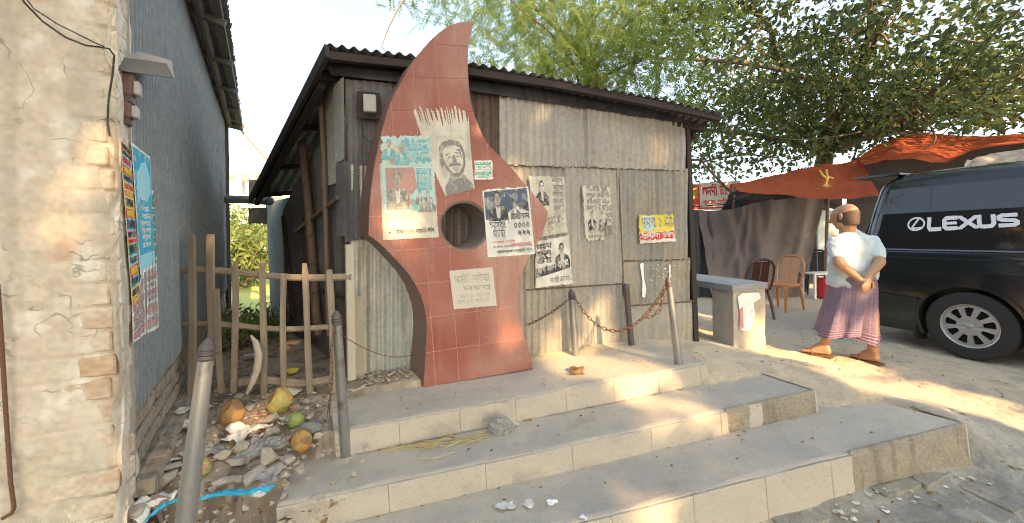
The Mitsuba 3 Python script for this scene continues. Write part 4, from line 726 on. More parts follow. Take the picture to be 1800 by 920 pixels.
sh = P2((.05, .9), (.2, .98), (.8, .95), (.85, .8), (.6, .72), (.62, .4), (.5, .1), (.3, .05), (.1, .12), (.12, .5)); p.put('paper', sh, 'white', 0); p.put('print', P2((.1, .6), (.22, .66), (.24, .15), (.12, .12)), 'pink', 1, sh); p.put('print', P2((.5, .55), (.6, .55), (.55, .2), (.46, .2)), 'paper_cyan', 1, sh)

# ------------------------------------------------------------------ plastic chairs
def chair(o, rz, label, mat):
    t = thing('plastic_chair', label, 'chair', 'brown plastic chairs by the curtain' if False else None); Mx = TMz(o, rz); ob = lambda n, m, s=40: obj(n, put(m, Mx), mat, t, smooth=s)
    seat = m3.CrossSection.square((.42, .40), True).offset(-.08).offset(.08, m3.JoinType.Round, 2, 24).extrude(.025).translate((0, 0, .42)); mm = seat.to_mesh(); ob('seat', TM(mm.vert_properties[:, :3], mm.tri_verts))
    for sx in (-1, 1):
        ob('leg', tube([(sx * .18, .17, .43), (sx * .21, .21, .22), (sx * .225, .235, 0)], [.028, .024, .018], 8)); ob('leg', tube([(sx * .18, -.16, .43), (sx * .205, -.20, .22), (sx * .215, -.235, 0)], [.03, .025, .018], 8))
    arc = [(-.20, -.17, .44), (-.225, -.21, .62), (-.215, -.245, .78), (-.16, -.265, .86), (-.08, -.275, .895), (0, -.277, .90), (.08, -.275, .895), (.16, -.265, .86), (.215, -.245, .78), (.225, -.21, .62), (.20, -.17, .44)]
    ob('back_frame', tube(arc, .018, 10))
    for x, w in ((-.07, .13), (.07, .13)): ob('back_slat', put(bevel_box(w, .008, .43, .003), frame((x, -.222, .655), [1, 0, 0], unit([0, 1, .2]), unit([0, -.2, 1]))))
    ob('skirt', cat_([tube([(-.18, .17, .40), (.18, .17, .40)], .012, 6), tube([(-.18, -.16, .40), (-.18, .17, .40)], .012, 6), tube([(.18, -.16, .40), (.18, .17, .40)], .012, 6)]))
def TMz(o, rz): return frame(o, [math.cos(rz), math.sin(rz), 0], [-math.sin(rz), math.cos(rz), 0], [0, 0, 1])
flat('chair_brown', (.46, .20, .075), .28, specular=.5); flat('chair_dark', (.09, .035, .028), .3, specular=.5); flat('black_plastic', (.02, .02, .022), .35, specular=.5); flat('white_plastic', (.65, .66, .66), .5); flat('red_plastic', (.42, .03, .04), .4)
def slab_c(p, n, uv): return mix((.24, .25, .27), (.36, .35, .33), fbm(p.x * 5, p.y * 5, p.z * 5, 4)) * (.85 + .3 * noise(p.x * 80, p.y * 80, p.z * 80))
M('grey_slab', two(pr(proc(slab_c), .6)))
chair(hit(1374, 543, (0, 0, .02), (0, 0, 1)) * [1, 1, 0] + [0, 0, .0], math.radians(112), 'glossy brown plastic chair facing left, right one of two before the curtain', 'mat_chair_brown')
chair(hit(1318, 556, (0, 0, .02), (0, 0, 1)) * [1, 1, 0] + [0, 0, .0], math.radians(8), 'dark brown plastic chair with its back turned, left one behind the bench', 'mat_chair_dark')
chair(at(1440, 500, 8.4) * [1, 1, 0], math.radians(150), 'black plastic chair in the gap between curtain edge and the man', 'mat_black_plastic')
lt = thing('low_table', 'small white low table with red drum under it, behind the man', 'table'); o = at(1443, 500, 7.9) * [1, 1, 0]; obj('top', put(bevel_box(.55, .4, .03), frame(o + [0, 0, .48], [1, 0, 0], [0, 1, 0])), 'mat_white_plastic', lt)
for sx in (-1, 1):
    for sy in (-1, 1): obj('leg', put(bevel_box(.04, .04, .46), frame(o + [sx * .24, sy * .16, .23], [1, 0, 0], [0, 1, 0])), 'mat_white_plastic', lt)
obj('red_drum', put(lathe([(0, 0), (.12, 0), (.14, .02), (.14, .36), (.12, .38), (0, .38)], 20), frame(o + [.02, -.02, .01], [1, 0, 0], [0, 1, 0])), 'mat_red_plastic', label='red plastic drum under the small white table behind the man', cat='drum', smooth=40)
# ------------------------------------------------------------------ curtain, tarpaulins, board, sign
def cloth_grid(rows, nu, nv, fold, seed):
    """rows: lists of 3D points (same length per row); resampled to a fine grid and folded along its normal"""
    A = np.array(rows, float); m, k = A.shape[:2]; u, v = np.linspace(0, 1, nu), np.linspace(0, 1, nv)
    Q = interp1d(np.linspace(0, 1, m), A, axis=0, kind='quadratic' if m > 2 else 'linear')(v); P = interp1d(np.linspace(0, 1, k), Q, axis=1, kind='quadratic' if k > 2 else 'linear')(u)
    P = P.transpose(1, 0, 2); Uu, Vv = np.meshgrid(u, v, indexing='ij'); a = np.gradient(P, axis=0); b = np.gradient(P, axis=1); n = np.cross(a, b); n /= np.linalg.norm(n, axis=2, keepdims=True) + 1e-9
    return grid_mesh(P + n * fold(Uu, Vv)[..., None])
def cloth_mat(name, c0, c1, rough=.75, thin=0):
    def f(p, n, uv): return mix(c0, c1, fbm(p.x * 2.2, p.z * 2.2, p.y * 2.2, 4)) * (.88 + .24 * noise(p.x * 110, p.z * 110, p.y * 110))
    return M(name, {'type': 'principledthin', 'base_color': proc(f), 'roughness': rough, 'diff_trans': thin, 'spec_trans': 0.0} if thin else two(pr(proc(f), rough)))
cloth_mat('curtain', (.125, .108, .108), (.165, .142, .142), .8); cloth_mat('curtain_dark', (.09, .085, .085), (.12, .11, .115), .8)
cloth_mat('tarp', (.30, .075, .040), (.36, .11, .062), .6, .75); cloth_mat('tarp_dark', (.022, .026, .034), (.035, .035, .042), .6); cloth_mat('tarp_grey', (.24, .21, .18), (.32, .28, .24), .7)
def cfold(u, v):
    f = 0 * u
    for c, w, a, sl in ((.10, .05, .05, .10), (.17, .035, -.04, .25), (.30, .05, .05, -.05), (.33, .03, -.05, -.22), (.52, .04, .05, -.20), (.66, .03, -.04, -.30), (.78, .04, .05, -.25), (.90, .03, -.05, -.12), (.97, .03, .04, -.05), (.44, .03, .03, -.4), (.6, .025, .03, -.1)): f = f + a * np.exp(-((u - c - sl * (v - .0) ** 1.2) / (w * (1 + v))) ** 2)
    P = np.stack([u * 5, v * 3, u * 0], -1); return f * 1.25 + (meshkit.fbm(P, 4, 5) - .5) * .16 + .03 * np.sin(v * 9 + u * 8) * np.exp(-((u - .12) / .12) ** 2)
cur = thing('curtain', 'dull purple-brown cloth curtain hung in folds from a line, behind the plastic chairs', 'curtain')
obj('cloth', cloth_grid([[at(1228, 372, 8.0), at(1290, 367, 8.1), at(1320, 358, 8.1), at(1375, 349, 8.2), at(1452, 343, 8.2)], [at(1240, 450, 8.0), at(1290, 450, 8.1), at(1330, 450, 8.0), at(1380, 445, 8.1), at(1430, 440, 8.1)], [at(1255, 536, 7.9), at(1290, 538, 7.9), at(1320, 540, 7.8), at(1360, 540, 7.9), at(1402, 532, 8.0)]], 160, 110, cfold, 3), 'mat_curtain', cur, smooth=True)
obj('side_cloth', cloth_grid([[at(1190, 368, 8.1), at(1252, 371, 8.1)], [at(1190, 545, 8.3), at(1262, 538, 8.1)]], 50, 60, lambda u, v: .05 * np.sin(u * 18 + 2 * v) + (meshkit.fbm(np.stack([u * 4, v * 4, u * 0], -1), 3, 8) - .5) * .1, 4), 'mat_curtain_dark', cur, smooth=True)
obj('line', tube([at(1190, 366, 8.12), at(1320, 356, 8.15), at(1480, 338, 8.2)], .012, 6), 'mat_cable', cur)
wr = lambda a, k, sx=4, sy=4: (lambda u, v: (meshkit.fbm(np.stack([u * sx, v * sy, u * 0], -1), 4, k) - .5) * a)
tarp = thing('tarpaulin', 'sagging orange-red tarpaulin roof of the stall behind the black van', 'tarpaulin')
obj('awning', cloth_grid([[at(1286, 326, 7.3), at(1380, 303, 7.7), at(1450, 291, 7.9), at(1512, 281, 8.0)], [at(1288, 330, 7.1), at(1380, 325, 7.2), at(1460, 324, 7.2), at(1530, 312, 7.2)], [at(1300, 335, 6.9), at(1372, 345, 6.8), at(1455, 349, 6.7), at(1545, 345, 6.6)]], 90, 40, wr(.10, 21, 6, 3), 2), 'mat_tarp', tarp, smooth=True)
obj('roof_sheet', cloth_grid([[at(1506, 282, 8.1), at(1588, 233, 8.6), at(1660, 238, 8.6), at(1800, 232, 8.4), at(1960, 222, 8)], [at(1512, 285, 7.6), at(1592, 260, 7.6), at(1670, 258, 7.6), at(1790, 246, 7.4), at(1960, 236, 7)], [at(1518, 287, 7.2), at(1600, 284, 7.0), at(1680, 279, 6.8), at(1740, 260, 6.8), at(1960, 252, 6.4)]], 120, 40, lambda u, v: (meshkit.fbm(np.stack([u * 5 + v * 2, v * 2, u * 0], -1), 3, 22) - .5) * .22 + .035 * np.abs(np.sin(u * 13 + v * 2)) * (1 - v), 3), 'mat_tarp', tarp, smooth=True)
dk = thing('dark_tarpaulin', 'black tarpaulin standing in for the dark stall interior under the orange-red roof, behind the van', 'tarpaulin')  # black sheet stands in for the shade inside the stall
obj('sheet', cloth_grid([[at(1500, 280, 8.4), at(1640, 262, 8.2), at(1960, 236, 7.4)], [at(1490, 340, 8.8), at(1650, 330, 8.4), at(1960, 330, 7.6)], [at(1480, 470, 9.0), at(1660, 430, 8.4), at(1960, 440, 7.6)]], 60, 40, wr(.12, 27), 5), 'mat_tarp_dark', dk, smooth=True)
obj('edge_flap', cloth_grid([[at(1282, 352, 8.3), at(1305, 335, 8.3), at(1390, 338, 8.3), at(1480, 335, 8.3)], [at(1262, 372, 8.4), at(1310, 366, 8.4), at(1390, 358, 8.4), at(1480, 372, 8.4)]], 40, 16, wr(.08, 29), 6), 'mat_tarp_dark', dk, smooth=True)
obj('grey_tarpaulin', cloth_grid([[at(1700, 284, 6.2), at(1760, 268, 6.2), at(1960, 240, 6.0)], [at(1690, 300, 5.9), at(1780, 285, 5.9), at(1960, 275, 5.6)]], 60, 20, wr(.10, 25, 6, 3), 7), 'mat_tarp_grey', label='dusty grey tarpaulin edge lying above the van roof at the right', cat='tarpaulin', smooth=True)
for k, (x0, y0, x1, y1, Y) in enumerate(((1455, 345, 1450, 530, 8.25), (1290, 330, 1283, 545, 8.35), (1588, 236, 1580, 520, 8.7))): obj('stall_pole', tube([at(x0, y0, Y), at(x1, y1, Y) * [1, 1, 0]], .03, 8), 'mat_bamboo', tarp)
rp = thing('rope', 'frayed yellow rope end dangling on the orange-red tarpaulin', 'rope'); flat('rope', (.62, .42, .10), .9)
for q in (((1452, 298), (1455, 312), (1452, 326), (1453, 330)), ((1441, 300), (1446, 308), (1453, 314)), ((1464, 314), (1457, 311), (1454, 318)), ((1447, 327), (1453, 325), (1458, 328))): obj('strand', tube([at(x, y, 6.6) for x, y in q], .014, 6), 'mat_rope', rp)
flat('board_blue', (.48, .56, .60), .6); flat('sign_white', (.80, .76, .72), .7); flat('sign_red', (.62, .08, .08), .7)
obj('pale_board', put(bevel_box(.62, .04, 1.7), frame(at(1462, 430, 8.7) * [1, 1, 0] + [0, 0, .9], [1, 0, 0], [0, 1, 0])), 'mat_board_blue', label='pale blue-white board wall standing behind the man at the stall', cat='board')
sg = Sheet([at(1180, 372, 10.5), at(1306, 368, 10.5), at(1300, 318, 10.5), at(1180, 326, 10.5)], [0, -1, 0], 'red and white shop sign banner with lettering, sunlit above the curtain', cat='sign', name='shop_sign', lift=.0)
sg.put('panel', FULL, 'sign_white', 0, thick=.03); sg.lift = .031; sg.put('print', P2((.02, .05), (.98, .05), (.98, .12), (.02, .10)), 'sign_red', 0); sg.put('print', sbox(.22, .1, .4, .95), 'sign_red', 0); sg.put('print', sbox(.84, .1, .98, .9), 'sign_red', 0); sg.put('lettering', fit('SsnI tIA', .44, .52, .8, .82, .18), 'sign_red', 1); sg.put('lettering', fit('baxlA mbAIl', .44, .18, .82, .34, .16), 'sign_red', 1); sg.put('lettering', fit('ner', .25, .4, .37, .8, .16), 'yellow', 1); sg.put('lettering', fit('sAm', .04, .3, .18, .7, .16), 'sign_red', 1)
for x in (1185, 1300): obj('sign_post', tube([at(x, 340, 10.56), at(x, 340, 10.56) * [1, 1, 0]], .04, 8), 'mat_timber_dark', sg.t)

# ------------------------------------------------------------------ black van
van = thing('van', 'black minivan with white lettering on its side window, parked at the right edge', 'van')
def lac(name, col, rough, cc=1.0): return M(name, {'type': 'principled', 'base_color': {'type': 'rgb', 'value': list(col)}, 'roughness': rough, 'specular': .5, 'clearcoat': cc, 'clearcoat_gloss': .96})
def van_c(p, n, uv): return mix((.004, .007, .008), (.075, .065, .05), smoothstep(.75, .15, p.z + (fbm(p.x * 6, p.y * 6, p.z * 6, 4) - .5) * .5) * .55 + smoothstep(.55, .8, fbm(p.x * 3, p.y * 3, p.z * 8, 4)) * .06)
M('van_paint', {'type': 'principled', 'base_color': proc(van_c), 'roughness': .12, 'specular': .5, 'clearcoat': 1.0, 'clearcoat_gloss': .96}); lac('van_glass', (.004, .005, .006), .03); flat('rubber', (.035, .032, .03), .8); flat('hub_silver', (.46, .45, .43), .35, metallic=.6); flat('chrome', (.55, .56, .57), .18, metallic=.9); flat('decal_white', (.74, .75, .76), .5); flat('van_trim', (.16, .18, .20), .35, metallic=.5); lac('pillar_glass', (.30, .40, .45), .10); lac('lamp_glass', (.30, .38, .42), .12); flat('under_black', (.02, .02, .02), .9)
VF = unit([.342, -.940, 0]); VNn = np.array([VF[1], -VF[0], 0]); VNn = VNn if VNn[0] < 0 else -VNn
wp = hit(1702, 633, (0, 0, .0), (0, 0, 1)); WS = 1.02; vo = wp - VF * WS - VNn * .0; vo = vo * [1, 1, 0]      # vo: rear end on the near side
HW = .84
def inset(z): return np.interp(z, [.18, .30, .55, .80, 1.02, 1.08, 1.45, 1.70, 1.80, 1.86, 1.90], [.07, .03, .005, .0, .010, .025, .055, .105, .19, .36, .80])
def srear(z): return np.interp(z, [.2, .5, .62, 1.0, 1.75, 1.9], [.04, -.03, .015, .03, .20, .30])
def plan(s): return np.where(s < .22, .20 * (1 - np.sqrt(np.clip(1 - ((.22 - s) / .22) ** 2, 0, 1))), 0) + np.where(s > 4.0, .28 * ((s - 4.0) / .5) ** 2, 0)
def ztop(s): return np.interp(s, [0, 2.9, 3.9, 4.5], [1, 1, .60, .46])
def side(s, z, off=0.0, far=False):
    """a point on the van's near side: s metres from the rear, z up, off outwards"""
    s, z = np.asarray(s, float), np.asarray(z, float); zz = .18 + (z - .18) * ztop(s); ins = inset(z) + plan(s); ss_ = s + srear(z) * np.clip(1 - s / 1.2, 0, 1); w = -ins + off
    q = vo + ss_[..., None] * VF + w[..., None] * VNn if not far else vo + ss_[..., None] * VF - (2 * HW + w)[..., None] * VNn
    q = np.array(q); q[..., 2] = zz * (1 + .055 * np.clip(zz - .9, 0, 1)); return q
zs = np.array([.18, .22, .30, .42, .55, .68, .80, .92, 1.02, 1.05, 1.08, 1.2, 1.35, 1.5, 1.62, 1.70, 1.76, 1.80, 1.84, 1.87, 1.89, 1.90]); st = np.concatenate([np.linspace(0, .22, 10), np.linspace(.3, 4.0, 50), np.linspace(4.05, 4.5, 8)])
ring = []
for s in st:
    a = side(np.full(len(zs), s), zs); b = side(np.full(len(zs), s), zs, far=True)[::-1]; ring.append(np.vstack([a, b]))
ring = np.array(ring); n_, m_ = ring.shape[:2]; Vv = ring.reshape(-1, 3); Fc = []
for i in range(n_ - 1):
    for j in range(m_): A, B = i * m_ + j, i * m_ + (j + 1) % m_; Fc += [[A, B, B + m_], [A, B + m_, A + m_]]
for i, fl_ in ((0, 0), (n_ - 1, 1)):
    half = m_ // 2
    for j in range(half - 1):
        q = [i * m_ + j, i * m_ + j + 1, i * m_ + m_ - 2 - j, i * m_ + m_ - 1 - j]; t_ = [[q[0], q[2], q[1]], [q[0], q[3], q[2]]]; Fc += [x[::-1] for x in t_] if fl_ else t_
bodym = trimesh.Trimesh(Vv, Fc, process=True)
if bodym.volume < 0: bodym.invert()
mb_ = m3.Manifold(m3.Mesh(np.asarray(bodym.vertices, np.float32), np.asarray(bodym.faces, np.uint32)))
RW = .335
def cyl(c, ax, r, L): 
    h = np.cross(ax, [0, 0, 1]); Mx = frame(c, h, np.cross(ax, h), ax)[:3]; return m3.Manifold.cylinder(L, r, r, 48, True).transform(np.asarray(Mx, np.float64))
for s in (WS, WS + 2.75):
    for w in (0, 1): mb_ = mb_ - cyl(vo + VF * s - VNn * (.02 if w == 0 else 2 * HW - .02) + [0, 0, RW], VNn, RW + .055, .5)
mm = mb_.to_mesh(); obj('body', TM(mm.vert_properties[:, :3], mm.tri_verts), 'mat_van_paint', van, smooth=30)
def vpatch(name, poly, off, mat, thick=.0, parent=None, size=.05, smooth=True):
    m = trimesh.creation.extrude_polygon(poly, 1.0, engine='earcut'); v, f = trimesh.remesh.subdivide_to_size(m.vertices, m.faces, size); k = v[:, 2] > .5
    return obj(name, TM(np.where(k[:, None], side(v[:, 0], v[:, 1], off), side(v[:, 0], v[:, 1], off - .012)), f), mat, parent or van, smooth=20)
def vsz(px, py, off=0.0, z_in=None):
    o = vo - VNn * .06; q = hit(px, py, o, VNn); q2 = hit(px, py, vo - VNn * float(inset(np.clip(q[2], .2, 1.8))), VNn); return np.array([(q2 - vo) @ VF, q2[2]])
rnd = lambda g, r: g.buffer(-r).buffer(r, 8)
gz0, gz1 = 1.10, 1.72
vpatch('side_window', rnd(Polygon([(.10, gz0), (1.72, gz0), (1.72, gz1), (.16, gz1)]), .05), .004, 'mat_van_glass'); vpatch('side_window', rnd(Polygon([(1.80, gz0), (2.75, gz0), (2.75, gz1), (1.80, gz1)]), .05), .004, 'mat_van_glass')
vpatch('belt_trim', sbox(.2, 1.068, 2.9, 1.080), .008, 'mat_van_trim'); vpatch('body_moulding', rnd(sbox(.3, .868, 2.9, .888), .006), .014, 'mat_van_paint'); vpatch('sill', rnd(sbox(WS + .45, .2, WS + 2.3, .30), .02), .02, 'mat_under_black')
vpatch('bumper', rnd(Polygon([(-.02, .24), (WS - .43, .22), (WS - .40, .42), (WS - .36, .56), (-.02, .60)]), .03), .022, 'mat_van_paint'); vpatch('door_seam', sbox(1.755, .35, 1.765, 1.78), .003, 'mat_under_black'); vpatch('sliding_rail', sbox(.35, .985, 1.7, 1.0), .006, 'mat_under_black')
vpatch('rear_pillar_trim', Polygon([(.0, 1.04), (.05, 1.04), (.085, 1.74), (.03, 1.74)]), .012, 'mat_pillar_glass'); vpatch('door_handle', rnd(sbox(1.85, .95, 2.05, .985), .015), .035, 'mat_van_paint')  # reflection streak on the rear pillar, painted as a pale blue strip
arch = Point(WS, RW).buffer(RW + .085, 32).difference(Point(WS, RW).buffer(RW + .052, 32)).intersection(sbox(0, .26, 3, 2)); vpatch('wheel_arch', arch, .016, 'mat_van_paint')
# roof spoiler over the rear, and rear glass
sp = np.array([side(np.array(.30), np.array(1.90)), side(np.array(.30), np.array(1.90), far=True)]); c = vo - VNn * HW + VF * .16 + [0, 0, 1.955]
obj('roof_spoiler', put(m3.CrossSection.square((2 * HW - .34, .46), True).offset(-.06).offset(.06, m3.JoinType.Round, 2, 16).extrude(.045).to_mesh() and bevel_box(2 * HW - .44, .46, .035, .012), frame(c, VNn, VF, [0, 0, 1])), 'mat_van_paint', van, smooth=30)
rg = []
for z, w in ((1.06, .72), (1.40, .66), (1.72, .60)):
    rg.append([vo - VNn * (HW + k * w) + VF * (float(srear(z)) - .012 + .20 * 0) + [0, 0, z] for k in (-1, 1)])
obj('rear_window', cloth_grid(rg, 6, 8, lambda u, v: 0 * u, 0), 'mat_van_glass', van, smooth=True)
obj('tail_lamp', put(bevel_box(.14, .05, .5, .02), frame(vo - VNn * .16 + VF * .02 + [0, 0, .82], VNn, VF, [0, 0, 1])), 'mat_red_plastic', van)
for k, s in enumerate((WS, WS + 2.75)):
    for w in (0, 1):
        c = vo + VF * s - VNn * (.115 if w == 0 else 2 * HW - .115) + [0, 0, RW]; ax = VNn if w == 0 else -VNn; hx = unit(np.cross([0, 0, 1.0], ax)); Mx = frame(c, hx, np.array([0, 0, 1.0]), ax)
        whl = obj('wheel', put(lathe([(.20, -.10), (.215, -.105), (.30, -.105), (.335, -.09), (RW, -.06), (RW, .06), (.335, .085), (.318, .098), (.30, .102), (.235, .105), (.218, .098), (.212, .085), (.212, -.08)], 56), Mx), 'mat_rubber', van, smooth=35)
        hole_ = []
        for q in range(9): hole_.append(affinity.rotate(Polygon([(.098, -.012), (.174, -.034), (.181, .0), (.172, .030), (.10, .014)]).buffer(.004), q * 40 + 12, origin=(0, 0)))
        disc = Point(0, 0).buffer(.213, 40).difference(union_all(hole_)); md = prism(disc, .02); v = md.vertices; rr = np.linalg.norm(v[:, :2], axis=1); v = np.stack([v[:, 0], v[:, 1], v[:, 2] + .075 - .022 * (rr / .21) ** 2 - .018 * np.exp(-(rr / .05) ** 2)], 1)
        obj('hub_cover', put(TM(v, md.faces), Mx), 'mat_hub_silver', whl, smooth=25); obj('hub_rim', put(lathe([(.198, .060), (.206, .088), (.216, .094), (.222, .084), (.214, .06)], 48), Mx), 'mat_hub_silver', whl, smooth=40)
        obj('hub_cap', put(lathe([(.0, .094), (.022, .092), (.03, .085), (.034, .07)], 20), Mx), 'mat_hub_silver', whl, smooth=40); obj('brake_disc', put(lathe([(0, .03), (.19, .03), (.2, .02)], 32), Mx), 'mat_under_black', whl)
obj('mud_flap', put(bevel_box(.24, .012, .34, .004), frame(vo + VF * (WS - .43) - VNn * .14 + [0, 0, .26], VNn, VF, [0, 0, 1])), 'mat_rubber', van)
obj('underbody', put(bevel_box(1.3, 3.9, .2), frame(vo - VNn * HW + VF * 2.2 + [0, 0, .28], VNn, VF, [0, 0, 1])), 'mat_under_black', van)
# lettering on the side glass
def stroke(pts, w=.29, flatc=True): return LineString(pts).buffer(w / 2, cap_style='flat', join_style='round', quad_segs=4)
LX = []
x = 0.0
LX.append((stroke([(.12, 1), (.12, .30), (.22, .12), (1.0, .12)]), 1.06))
LX.append((union_all([stroke([(1.05, .88), (.3, .88), (.14, .72), (.14, .28), (.3, .12), (1.05, .12)]), stroke([(.14, .5), (1.0, .5)], .2)]), 1.10))
LX.append((union_all([stroke([(.0, 1.0), (1.25, .0)], .27), stroke([(1.25, 1.0), (.0, .0)], .27)]).intersection(sbox(-1, 0, 3, 1)), 1.22))
LX.append((stroke([(.12, 1), (.12, .30), (.25, .12), (.85, .12), (.98, .30), (.98, 1)]), 1.16))
LX.append((stroke([(1.1, .88), (.3, .88), (.15, .78), (.15, .62), (.3, .53), (.92, .47), (1.04, .36), (1.04, .22), (.9, .12), (.08, .12)]), 1.12))
wm = []
for g, adv in LX: wm.append(affinity.translate(g, x, 0)); x += adv
wm = union_all(wm); a, b = vsz(1622, 411), vsz(1792, 403); c, d = vsz(1790, 382), vsz(1620, 389)
def vmap(g, a, b, c, d, W_):
    m = trimesh.creation.extrude_polygon(g, 1.0, engine='earcut'); v = m.vertices; u, t = v[:, :1] / W_, v[:, 1:2]; q = (1 - u) * (1 - t) * a + u * (1 - t) * b + u * t * c + (1 - u) * t * d
    return TM(side(q[:, 0], q[:, 1], .0075 + .001 * v[:, 2]), m.faces)
for g in getattr(wm, 'geoms', [wm]): obj('lettering', vmap(g, a, b, c, d, x), 'mat_decal_white', van)
lg_ = union_all([ell(.5, .5, .5, .5, 32).difference(ell(.5, .5, .40, .38, 32)), stroke([(.66, .96), (.30, .30), (.36, .2), (.92, .24)], .11).intersection(ell(.5, .5, .5, .5, 32))])
a, b, c, d = vsz(1584, 411), vsz(1617, 410), vsz(1616, 388), vsz(1583, 389)
for g in getattr(lg_, 'geoms', [lg_]): obj('emblem', vmap(g, a, b, c, d, 1.0), 'mat_decal_white', van)

# ------------------------------------------------------------------ the man, seen from behind, walking to the left with clasped hands
MY = hit(1537, 640, (0, 0, .06), (0, 0, 1))[1]
def J(px, py, dy=0.0): return at(px, py, MY + dy)
def sph(p, r, sc=(1, 1, 1)): return m3.Manifold.sphere(r, 20).scale(sc).translate(tuple(p))
def chainhull(*pr_): 
    out = m3.Manifold()
    for (p, r), (q, t) in zip(pr_[:-1], pr_[1:]): out = out + m3.Manifold.batch_hull([sph(p, r), sph(q, t)])
    return out
def hullof(*pr_): return m3.Manifold.batch_hull([sph(*x) for x in pr_])
def finish(m, edge=.012, it=8):
    mm = m.refine_to_length(edge).to_mesh(); t = trimesh.Trimesh(mm.vert_properties[:, :3], mm.tri_verts, process=True); trimesh.smoothing.filter_taubin(t, lamb=.5, nu=-.52, iterations=it); return t
def skin_c(p, n, uv): return mix((.35, .19, .105), (.43, .245, .145), fbm(p.x * 12, p.y * 12, p.z * 12, 3))
M('skin', two(pr(proc(skin_c), .45, specular=.4))); flat('hair', (.10, .065, .045), .6); flat('sandal', (.16, .09, .05), .6)
def shirt_c(p, n, uv): return mix((.47, .55, .58), (.54, .61, .63), fbm(p.x * 6, p.y * 6, p.z * 6, 3)) * (.95 + .1 * noise(p.x * 120, p.y * 120, p.z * 120))
M('shirt', bumped(pr(proc(shirt_c), .85, specular=.15), lambda p, n, uv: fbm(p.x * 16, p.y * 16, p.z * 9, 3), .02))
man = thing('person', 'balding man in pale shirt and checked purple lungi, walking with hands clasped behind his back', 'person')
HC = J(1487, 381, -.01); fwd = unit([-.36, .93, -.12]); lft = unit(np.cross([0, 0, 1], fwd)); hup = np.cross(fwd, lft)
def H(f, l, u): return HC + fwd * f + lft * l + hup * u
head_ = hullof((H(-.015, 0, .03), .088), (H(.045, 0, .02), .078), (H(.055, 0, -.06), .048), (H(-.02, 0, -.02), .075)) + hullof((H(.075, 0, -.085), .026), (H(.02, .04, -.07), .03), (H(.02, -.04, -.07), .03)) + hullof((H(.118, 0, .012), .010), (H(.143, 0, -.028), .013), (H(.112, 0, -.03), .018))
for sg_ in (-1, 1): head_ = head_ + hullof((H(-.005, sg_ * .084, .008), .014), (H(-.012, sg_ * .094, .02), .012), (H(0, sg_ * .088, -.022), .010), (H(-.015, sg_ * .098, .0), .008))
head_ = head_ + hullof((H(.108, .0, -.058), .012), (H(.095, .025, -.058), .009), (H(.095, -.025, -.058), .009))
neck = chainhull((H(-.02, 0, -.05), .058), (J(1489, 408, .02), .062), (J(1494, 422, .03), .085))
Sl, Sr = J(1470, 423, -.05), J(1534, 425, .02); El, Er = J(1474, 463, -.18), J(1547, 461, -.12); Wl, Wr = J(1509, 490, -.22), J(1528, 487, -.21)
hips = J(1500, 488, .0)
arms = chainhull((Sl, .056), (El, .043), (Wl, .027)) + chainhull((Sr, .056), (Er, .043), (Wr, .027))
torso = hullof((J(1482, 430, -.02), .062), (J(1520, 431, .03), .062), (J(1488, 490, 0), .085), (J(1512, 490, .02), .085))
# hands: palms and five fingers each, the right hand holding the left
dn = np.array([0, 0, -1.0]); tc = np.array([0, -1.0, 0]); rt = np.array([1.0, 0, 0])
pl, pr2 = J(1519, 497, -.24), J(1522, 499, -.275)
hand = hullof((Wl, .026), (pl + .01 * dn, .030), (pl + .02 * rt + .02 * dn, .024)) + hullof((Wr, .025), (pr2, .026), (pr2 - .018 * rt + .03 * dn, .022), (pr2 + .012 * rt + .03 * dn, .02))
for i in range(4):
    o = pr2 + rt * (.014 - .013 * i) + dn * (.030 + .006 * (1.5 - abs(i - 1.5))); hand = hand + chainhull((o, .0095), (o + dn * .026 - tc * .004, .009), (o + dn * .036 - tc * .026, .008), (o + dn * .022 - tc * .040, .007))
    o = pl + rt * .026 + dn * (.0 + .013 * i); hand = hand + chainhull((o, .0095), (o + rt * .022 + tc * .012, .0085), (o + rt * .026 + tc * .034, .008), (o + rt * .010 + tc * .044, .007))
hand = hand + chainhull((pr2 - rt * .016 + tc * .008, .011), (pr2 - rt * .036 + dn * .012 + tc * .012, .010), (pr2 - rt * .040 + dn * .034 + tc * .006, .008)) + chainhull((pl - rt * .0 + dn * .02, .011), (pl - rt * .02 + dn * .04 + tc * .006, .0095), (pl - rt * .012 + dn * .058 + tc * .01, .008))
Kl, Kr = J(1468, 548, .03), J(1530, 552, .02); Al, Ar = J(1449, 606, .10), J(1536, 622, -.02)
legs = chainhull((J(1484, 500, .02), .085), (Kl, .062), (Al, .038)) + chainhull((J(1516, 500, .02), .085), (Kr, .064), (Ar, .038))
tl = J(1420, 614, .16); hl = J(1454, 616, .06); tr = J(1528, 638, .04); hr_ = J(1540, 636, -.06)
def foot(A, heel, toe):
    d = unit((toe - heel) * [1, 1, 0]); s_ = np.cross([0, 0, 1], d); f = hullof((A, .036), (heel + [0, 0, .022], .032), (heel + d * .10 + [0, 0, .03], .03)) + hullof((heel + [0, 0, .012], .030), (heel + d * .15 + s_ * .028, .018), (heel + d * .15 - s_ * .028, .018))
    for i in range(5): o = heel + d * .155 + s_ * (.032 - .016 * i); f = f + chainhull((o, .011), (o + d * (.035 - .005 * i), .009 if i else .012))
    return f
gl = min(zg1(*hl[:2]), hl[2]); hl[2] = zg1(*hl[:2]) + .045; tl[2] = zg1(*tl[:2]) + .03; hr_[2] = zg1(*hr_[:2]) + .04; Al[2] = hl[2] + .07; Ar[2] = hr_[2] + .07
tr = hr_ + np.array([-.07, .2, 0])
feet = foot(Al, hl, tl) + foot(Ar, hr_, tr)
obj('body', finish(head_ + neck + torso + arms + hand + legs + feet, .009, 6), 'mat_skin', man, smooth=True)
